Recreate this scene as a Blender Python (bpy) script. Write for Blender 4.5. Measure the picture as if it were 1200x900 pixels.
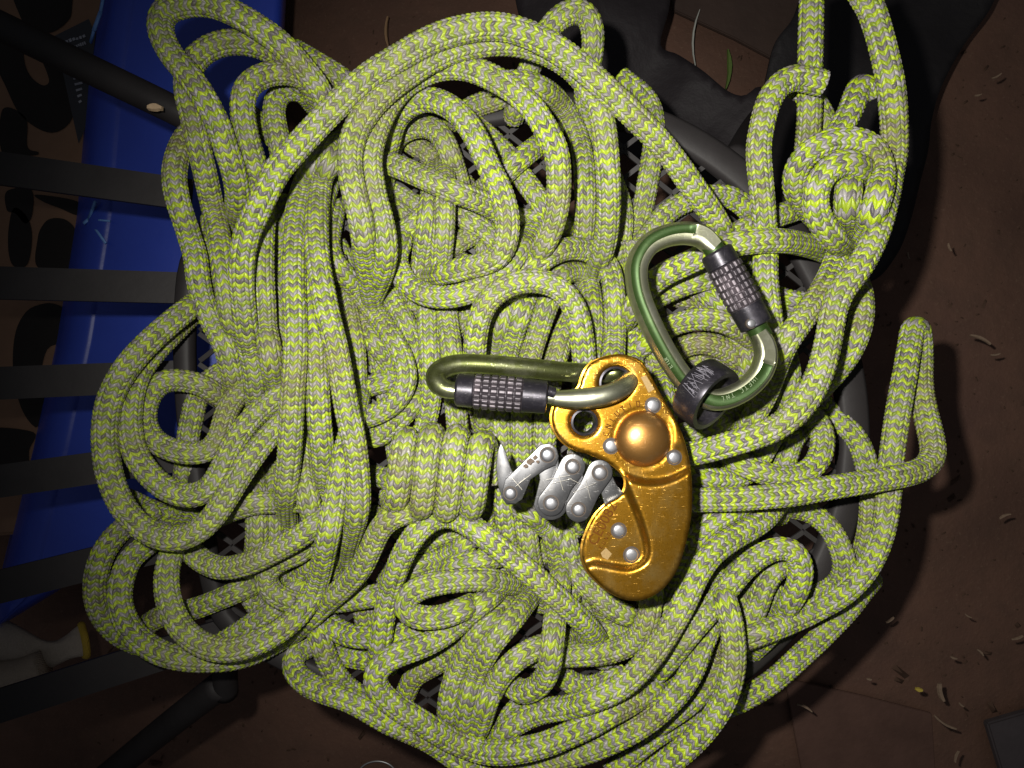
import bpy, bmesh, math, random
import numpy as np
from mathutils import Vector, Matrix
from mathutils.geometry import delaunay_2d_cdt

random.seed(7)
rng = np.random.default_rng(7)
for o in list(bpy.data.objects):
    bpy.data.objects.remove(o, do_unlink=True)
scene = bpy.context.scene
COL = scene.collection

# ------------------------------------------------------------------ camera
KD = 24.0 / 28.0                  # depths below are written for a 28 mm lens; the phone is a 24 mm
CAM_Z = 0.95 * KD                      # metres above the ground, phone held flat over the seat
F = 28.0 / 36.0 * 1200.0          # focal length in photo pixels, 28 mm
FA = 24.0 / 36.0 * 1200.0         # and 24 mm
cam_d = bpy.data.cameras.new("camera")
cam_d.sensor_width = 36.0
cam_d.lens = 24.0
cam_d.clip_start = 0.01
cam_d.clip_end = 50.0
cam = bpy.data.objects.new("camera", cam_d)
cam.location = (0, 0, CAM_Z)
COL.objects.link(cam)
scene.camera = cam

# ------------------------------------------------------------------ world: dim shade
world = bpy.data.worlds.new("World")
scene.world = world
world.use_nodes = True
wn, wl = world.node_tree.nodes, world.node_tree.links
bg = wn["Background"]
bg.inputs["Strength"].default_value = 0.075
tc = wn.new("ShaderNodeTexCoord")
sep = wn.new("ShaderNodeSeparateXYZ")
ramp = wn.new("ShaderNodeValToRGB")
mr = wn.new("ShaderNodeMapRange")
mr.inputs[1].default_value = -1.0
mr.inputs[2].default_value = 1.0
wl.new(tc.outputs["Generated"], sep.inputs[0])
wl.new(sep.outputs["Z"], mr.inputs[0])
wl.new(mr.outputs[0], ramp.inputs[0])
ramp.color_ramp.elements[0].position = 0.45
ramp.color_ramp.elements[0].color = (0.10, 0.08, 0.06, 1)
ramp.color_ramp.elements[1].position = 0.95
ramp.color_ramp.elements[1].color = (0.85, 0.9, 1.0, 1)
wl.new(ramp.outputs[0], bg.inputs[0])

# ------------------------------------------------------------------ the phone's flash
fl = bpy.data.lights.new("phone_flash", "SPOT")
fl.energy = 12.6
fl.spot_size = math.radians(105)
fl.spot_blend = 1.0
fl.shadow_soft_size = 0.005
fl.color = (1.0, 0.97, 0.90)
flo = bpy.data.objects.new("phone_flash", fl)
flo.location = (-0.036, 0.032, CAM_Z + 0.004)
_aim = Vector(((745 - 600) / F * 0.42, (450 - 420) / F * 0.42, CAM_Z - 0.36)) - Vector(flo.location)
flo.rotation_euler = _aim.to_track_quat("-Z", "Y").to_euler()
COL.objects.link(flo)

scene.view_settings.view_transform = "Standard"
scene.view_settings.look = "None"
scene.view_settings.exposure = 0.0
scene.view_settings.gamma = 1.0
scene.view_settings.use_curve_mapping = False
scene.cycles.max_bounces = 6
scene.cycles.diffuse_bounces = 1
scene.cycles.use_denoising = True


# ------------------------------------------------------------------ helpers
def P(x, y, d):
    """point seen at photo pixel x, y and d * KD metres below the camera"""
    return Vector(((x - 600.0) / F * d, (450.0 - y) / F * d, CAM_Z - d * KD))


def link_mesh(name, verts, faces, mat, parent=None, smooth=True):
    me = bpy.data.meshes.new(name)
    me.from_pydata([tuple(v) for v in verts], [], faces)
    me.update()
    if smooth:
        me.polygons.foreach_set("use_smooth", [True] * len(me.polygons))
    if mat is not None:
        for m in (mat if isinstance(mat, (list, tuple)) else [mat]):
            me.materials.append(m)
    o = bpy.data.objects.new(name, me)
    COL.objects.link(o)
    if parent is not None:
        o.parent = parent
        o.matrix_parent_inverse = Matrix.Translation(-Vector(parent.location))
    return o


def link_bm(name, bm, mat, parent=None, smooth=True, sharp=None):
    bmesh.ops.recalc_face_normals(bm, faces=bm.faces[:])
    me = bpy.data.meshes.new(name)
    bm.to_mesh(me)
    bm.free()
    if smooth:
        me.polygons.foreach_set("use_smooth", [True] * len(me.polygons))
        if sharp:
            me.set_sharp_from_angle(angle=math.radians(sharp))
    for m in (mat if isinstance(mat, (list, tuple)) else [mat]):
        me.materials.append(m)
    o = bpy.data.objects.new(name, me)
    COL.objects.link(o)
    if parent is not None:
        o.parent = parent
        o.matrix_parent_inverse = Matrix.Translation(-Vector(parent.location))
    return o


def thing(name, label, cat, loc, group=None):
    o = bpy.data.objects.new(name, None)
    o.empty_display_size = 0.02
    o.location = loc
    COL.objects.link(o)
    o["label"] = label
    o["category"] = cat
    if group:
        o["group"] = group
    return o


def tag(o, label, cat, group=None):
    o["label"] = label
    o["category"] = cat
    if group:
        o["group"] = group
    return o


def catmull(pts, step):
    """centripetal-ish Catmull-Rom through n-d points, resampled evenly by the first two coordinates"""
    p = np.asarray(pts, float)
    if len(p) == 2:
        p = np.array([p[0], (p[0] + p[1]) / 2, p[1]])
    q = np.vstack([2 * p[0] - p[1], p, 2 * p[-1] - p[-2]])
    out = []
    for i in range(len(p) - 1):
        p0, p1, p2, p3 = q[i], q[i + 1], q[i + 2], q[i + 3]
        t = np.linspace(0, 1, 16, endpoint=False)[:, None]
        out.append(0.5 * ((2 * p1) + (-p0 + p2) * t + (2 * p0 - 5 * p1 + 4 * p2 - p3) * t ** 2
                          + (-p0 + 3 * p1 - 3 * p2 + p3) * t ** 3))
    out.append(p[-1:])
    c = np.vstack(out)
    return resample(c, step, 2)


def resample(c, step, nd):
    seg = np.linalg.norm(np.diff(c[:, :nd], axis=0), axis=1)
    s = np.concatenate([[0], np.cumsum(seg)])
    keep = np.concatenate([[True], np.diff(s) > 1e-12])
    s, c = s[keep], c[keep]
    n = max(4, int(round(s[-1] / step)) + 1)
    t = np.linspace(0, s[-1], n)
    return np.stack([np.interp(t, s, c[:, k]) for k in range(c.shape[1])], axis=1)


def smooth1(a, n, k=1):
    a = a.copy()
    for _ in range(n):
        b = a.copy()
        b[1:-1] = 0.25 * a[:-2] + 0.5 * a[1:-1] + 0.25 * a[2:]
        a = b
    return a


def frames(c):
    t = np.gradient(c, axis=0)
    t /= np.linalg.norm(t, axis=1)[:, None] + 1e-12
    n = np.zeros_like(c)
    up = np.array([0.0, 0, 1]) if abs(t[0][2]) < 0.9 else np.array([1.0, 0, 0])
    v = up - t[0] * np.dot(up, t[0])
    v /= np.linalg.norm(v)
    for i in range(len(c)):
        v = v - t[i] * np.dot(v, t[i])
        v /= np.linalg.norm(v) + 1e-12
        n[i] = v
    return t, n, np.cross(t, n)


def tube_arrays(c, rad, ring, cap=True):
    """vertices and quads of a tube round centre line c with radius rad (scalar or per sample)"""
    t, n, b = frames(c)
    m = len(c)
    r = np.broadcast_to(np.asarray(rad, float).ravel() if np.ndim(rad) else np.asarray([rad], float), (m,))
    a = np.arange(ring) * 2 * math.pi / ring
    v = (c[:, None, :] + r[:, None, None] * (np.cos(a)[None, :, None] * n[:, None, :]
                                             + np.sin(a)[None, :, None] * b[:, None, :])).reshape(-1, 3)
    i = np.arange(m - 1)[:, None] * ring
    j = np.arange(ring)[None, :]
    jn = (j + 1) % ring
    f = np.stack([i + j, i + jn, i + ring + jn, i + ring + j], axis=-1).reshape(-1, 4)
    faces = f.tolist()
    if cap:
        faces.append(list(range(ring))[::-1])
        faces.append([(m - 1) * ring + k for k in range(ring)])
    return v, faces


def tube(name, pts, rad, mat, parent=None, ring=16, step=0.004, cap=True):
    c = np.asarray([tuple(p) for p in pts], float)
    if len(c) > 2:
        c = catmull3(c, step)
    v, f = tube_arrays(c, rad, ring, cap)
    return link_mesh(name, v, f, mat, parent)


def catmull3(c, step):
    p = np.asarray(c, float)
    q = np.vstack([2 * p[0] - p[1], p, 2 * p[-1] - p[-2]])
    out = []
    for i in range(len(p) - 1):
        p0, p1, p2, p3 = q[i], q[i + 1], q[i + 2], q[i + 3]
        t = np.linspace(0, 1, 12, endpoint=False)[:, None]
        out.append(0.5 * ((2 * p1) + (-p0 + p2) * t + (2 * p0 - 5 * p1 + 4 * p2 - p3) * t ** 2
                          + (-p0 + 3 * p1 - 3 * p2 + p3) * t ** 3))
    out.append(p[-1:])
    return resample(np.vstack(out), step, 3)


def quad_strip_box(a, b, w, th, up=Vector((0, 0, 1))):
    """8 verts of a bar from a to b, width w (across), thickness th (along up)"""
    d = (b - a).normalized()
    s = d.cross(up).normalized() * (w / 2)
    u = s.cross(d).normalized() * (th / 2)
    v = [a + s + u, a - s + u, a - s - u, a + s - u, b + s + u, b - s + u, b - s - u, b + s - u]
    f = [(0, 1, 2, 3), (7, 6, 5, 4), (0, 4, 5, 1), (1, 5, 6, 2), (2, 6, 7, 3), (3, 7, 4, 0)]
    return v, f


# ------------------------------------------------------------------ materials
class NT:
    def __init__(self, name):
        self.m = bpy.data.materials.new(name)
        self.m.use_nodes = True
        self.n = self.m.node_tree.nodes
        self.l = self.m.node_tree.links
        self.b = self.n["Principled BSDF"]

    def node(self, t, **kw):
        x = self.n.new(t)
        for k, v in kw.items():
            setattr(x, k, v)
        return x

    def put(self, v, sock):
        if hasattr(v, "links") or hasattr(v, "is_linked"):
            self.l.new(v, sock)
        elif v is not None:
            sock.default_value = v

    def math(self, op, a, b=None, c=None, clamp=False):
        x = self.node("ShaderNodeMath", operation=op, use_clamp=clamp)
        self.put(a, x.inputs[0])
        self.put(b, x.inputs[1])
        self.put(c, x.inputs[2])
        return x.outputs[0]

    def mix(self, f, a, b, blend="MIX"):
        x = self.node("ShaderNodeMix", data_type="RGBA", blend_type=blend)
        self.put(f, x.inputs[0])
        self.put(a, x.inputs[6])
        self.put(b, x.inputs[7])
        return x.outputs[2]

    def noise(self, scale, detail=3, rough=0.55, vec=None, kind="Object"):
        x = self.node("ShaderNodeTexNoise")
        x.inputs["Scale"].default_value = scale
        x.inputs["Detail"].default_value = detail
        x.inputs["Roughness"].default_value = rough
        if vec is None:
            if not hasattr(self, "tc"):
                self.tc = self.node("ShaderNodeTexCoord")
            vec = self.tc.outputs[kind]
        self.l.new(vec, x.inputs["Vector"])
        return x

    def ramp(self, f, stops):
        x = self.node("ShaderNodeValToRGB")
        e = x.color_ramp.elements
        while len(e) < len(stops):
            e.new(0.5)
        for q, (p, c) in zip(e, stops):
            q.position = p
            q.color = (c[0], c[1], c[2], 1) if not isinstance(c, (int, float)) else (c, c, c, 1)
        self.l.new(f, x.inputs[0])
        return x.outputs[0]

    def bump(self, h, strength, dist):
        x = self.node("ShaderNodeBump")
        x.inputs["Strength"].default_value = strength
        x.inputs["Distance"].default_value = dist
        self.l.new(h, x.inputs["Height"])
        self.l.new(x.outputs[0], self.b.inputs["Normal"])
        return x

    def set(self, **kw):
        for k, v in kw.items():
            self.put(v, self.b.inputs[k.replace("_", " ")])
        return self.m


def simple_mat(name, col, rough=0.5, metal=0.0, var=0.25, scale=60, bump=0.0, bdist=0.0005, spec=0.5):
    t = NT(name)
    n = t.noise(scale, 4)
    dark = tuple(c * (1 - var) for c in col) + (1,)
    lite = tuple(min(1, c * (1 + var)) for c in col) + (1,)
    t.set(Base_Color=t.mix(n.outputs["Fac"], dark, lite), Roughness=rough, Metallic=metal)
    t.b.inputs["Specular IOR Level"].default_value = spec
    if bump:
        n2 = t.noise(scale * 4, 4)
        t.bump(n2.outputs["Fac"], bump, bdist)
    return t.m


SLOPE = 0.72
COLUMNS, PITCH = 16, 2.45           # plaits round the sheath, yarn rows along it in mm


def rope_material():
    t = NT("braided_sheath")
    uv = t.node("ShaderNodeUVMap", uv_map="braid")
    sp = t.node("ShaderNodeSeparateXYZ")
    t.l.new(uv.outputs[0], sp.inputs[0])
    u = t.math("MULTIPLY", sp.outputs["X"], float(COLUMNS))
    colu = t.math("FLOOR", u)
    f = t.math("SUBTRACT", u, colu)
    par = t.math("MODULO", colu, 2.0)
    s = t.math("MULTIPLY_ADD", par, 2.0, -1.0)
    wob = t.noise(1400, 1)
    jit = t.math("MULTIPLY_ADD", wob.outputs["Fac"], 0.30, -0.15)
    slope = t.math("MULTIPLY", t.math("MULTIPLY", s, t.math("SUBTRACT", f, 0.5)), SLOPE)
    w = t.math("ADD", t.math("ADD", t.math("DIVIDE", sp.outputs["Y"], PITCH), slope), jit)
    row = t.math("FLOOR", w)
    g = t.math("SUBTRACT", w, row)
    which = t.math("FLOORED_MODULO", row, 2.0)
    cell = t.node("ShaderNodeCombineXYZ")
    t.l.new(colu, cell.inputs[0])
    t.l.new(row, cell.inputs[1])
    wn_ = t.node("ShaderNodeTexWhiteNoise", noise_dimensions="2D")
    t.l.new(cell.outputs[0], wn_.inputs["Vector"])
    rnd = wn_.outputs["Value"]
    # fibres run along each pick
    fib = t.node("ShaderNodeCombineXYZ")
    t.l.new(t.math("MULTIPLY", w, 9.0), fib.inputs[0])
    t.l.new(t.math("MULTIPLY", u, 0.8), fib.inputs[1])
    t.l.new(t.math("MULTIPLY", s, 3.0), fib.inputs[2])
    fn = t.noise(1.0, 2, 0.6, fib.outputs[0])
    # profile of a yarn: round across, dipping where it dives under its neighbour
    ha = t.math("POWER", t.math("SINE", t.math("MULTIPLY", g, math.pi)), 0.6)
    hb = t.math("POWER", t.math("SINE", t.math("MULTIPLY", f, math.pi)), 0.45)
    h = t.math("MULTIPLY", ha, hb)
    h = t.math("ADD", h, t.math("MULTIPLY", fn.outputs["Fac"], 0.22))
    green = t.mix(rnd, (0.19, 0.285, 0.005, 1), (0.52, 0.68, 0.013, 1))
    grey = t.mix(rnd, (0.10, 0.085, 0.105, 1), (0.41, 0.39, 0.39, 1))
    c = t.mix(which, green, grey)
    pale = t.math("MULTIPLY", t.math("SUBTRACT", fn.outputs["Fac"], 0.54, clamp=True), 1.5)
    c = t.mix(pale, c, (0.74, 0.76, 0.50, 1))
    dirt = t.noise(22, 5, 0.6)
    dm = t.ramp(dirt.outputs["Fac"], [(0.53, 0.0), (0.74, 1.0)])
    c = t.mix(t.math("MULTIPLY", dm, 0.62), c, (0.20, 0.16, 0.07, 1))
    rub = t.noise(9, 3)
    c = t.mix(t.math("MULTIPLY", t.ramp(rub.outputs["Fac"], [(0.40, 0.0), (0.66, 1.0)]), 0.75), c,
              t.mix(0.45, c, (0.25, 0.25, 0.12, 1)))
    oi = t.node("ShaderNodeObjectInfo")
    c = t.mix(t.math("MULTIPLY", oi.outputs["Random"], 0.30), c, t.mix(0.5, c, (0.16, 0.14, 0.07, 1)))
    t.set(Base_Color=c, Roughness=0.40)
    t.b.inputs["Specular IOR Level"].default_value = 0.55
    t.bump(h, 0.9, 0.0007)
    return t.m


ROPE = rope_material()

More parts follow.
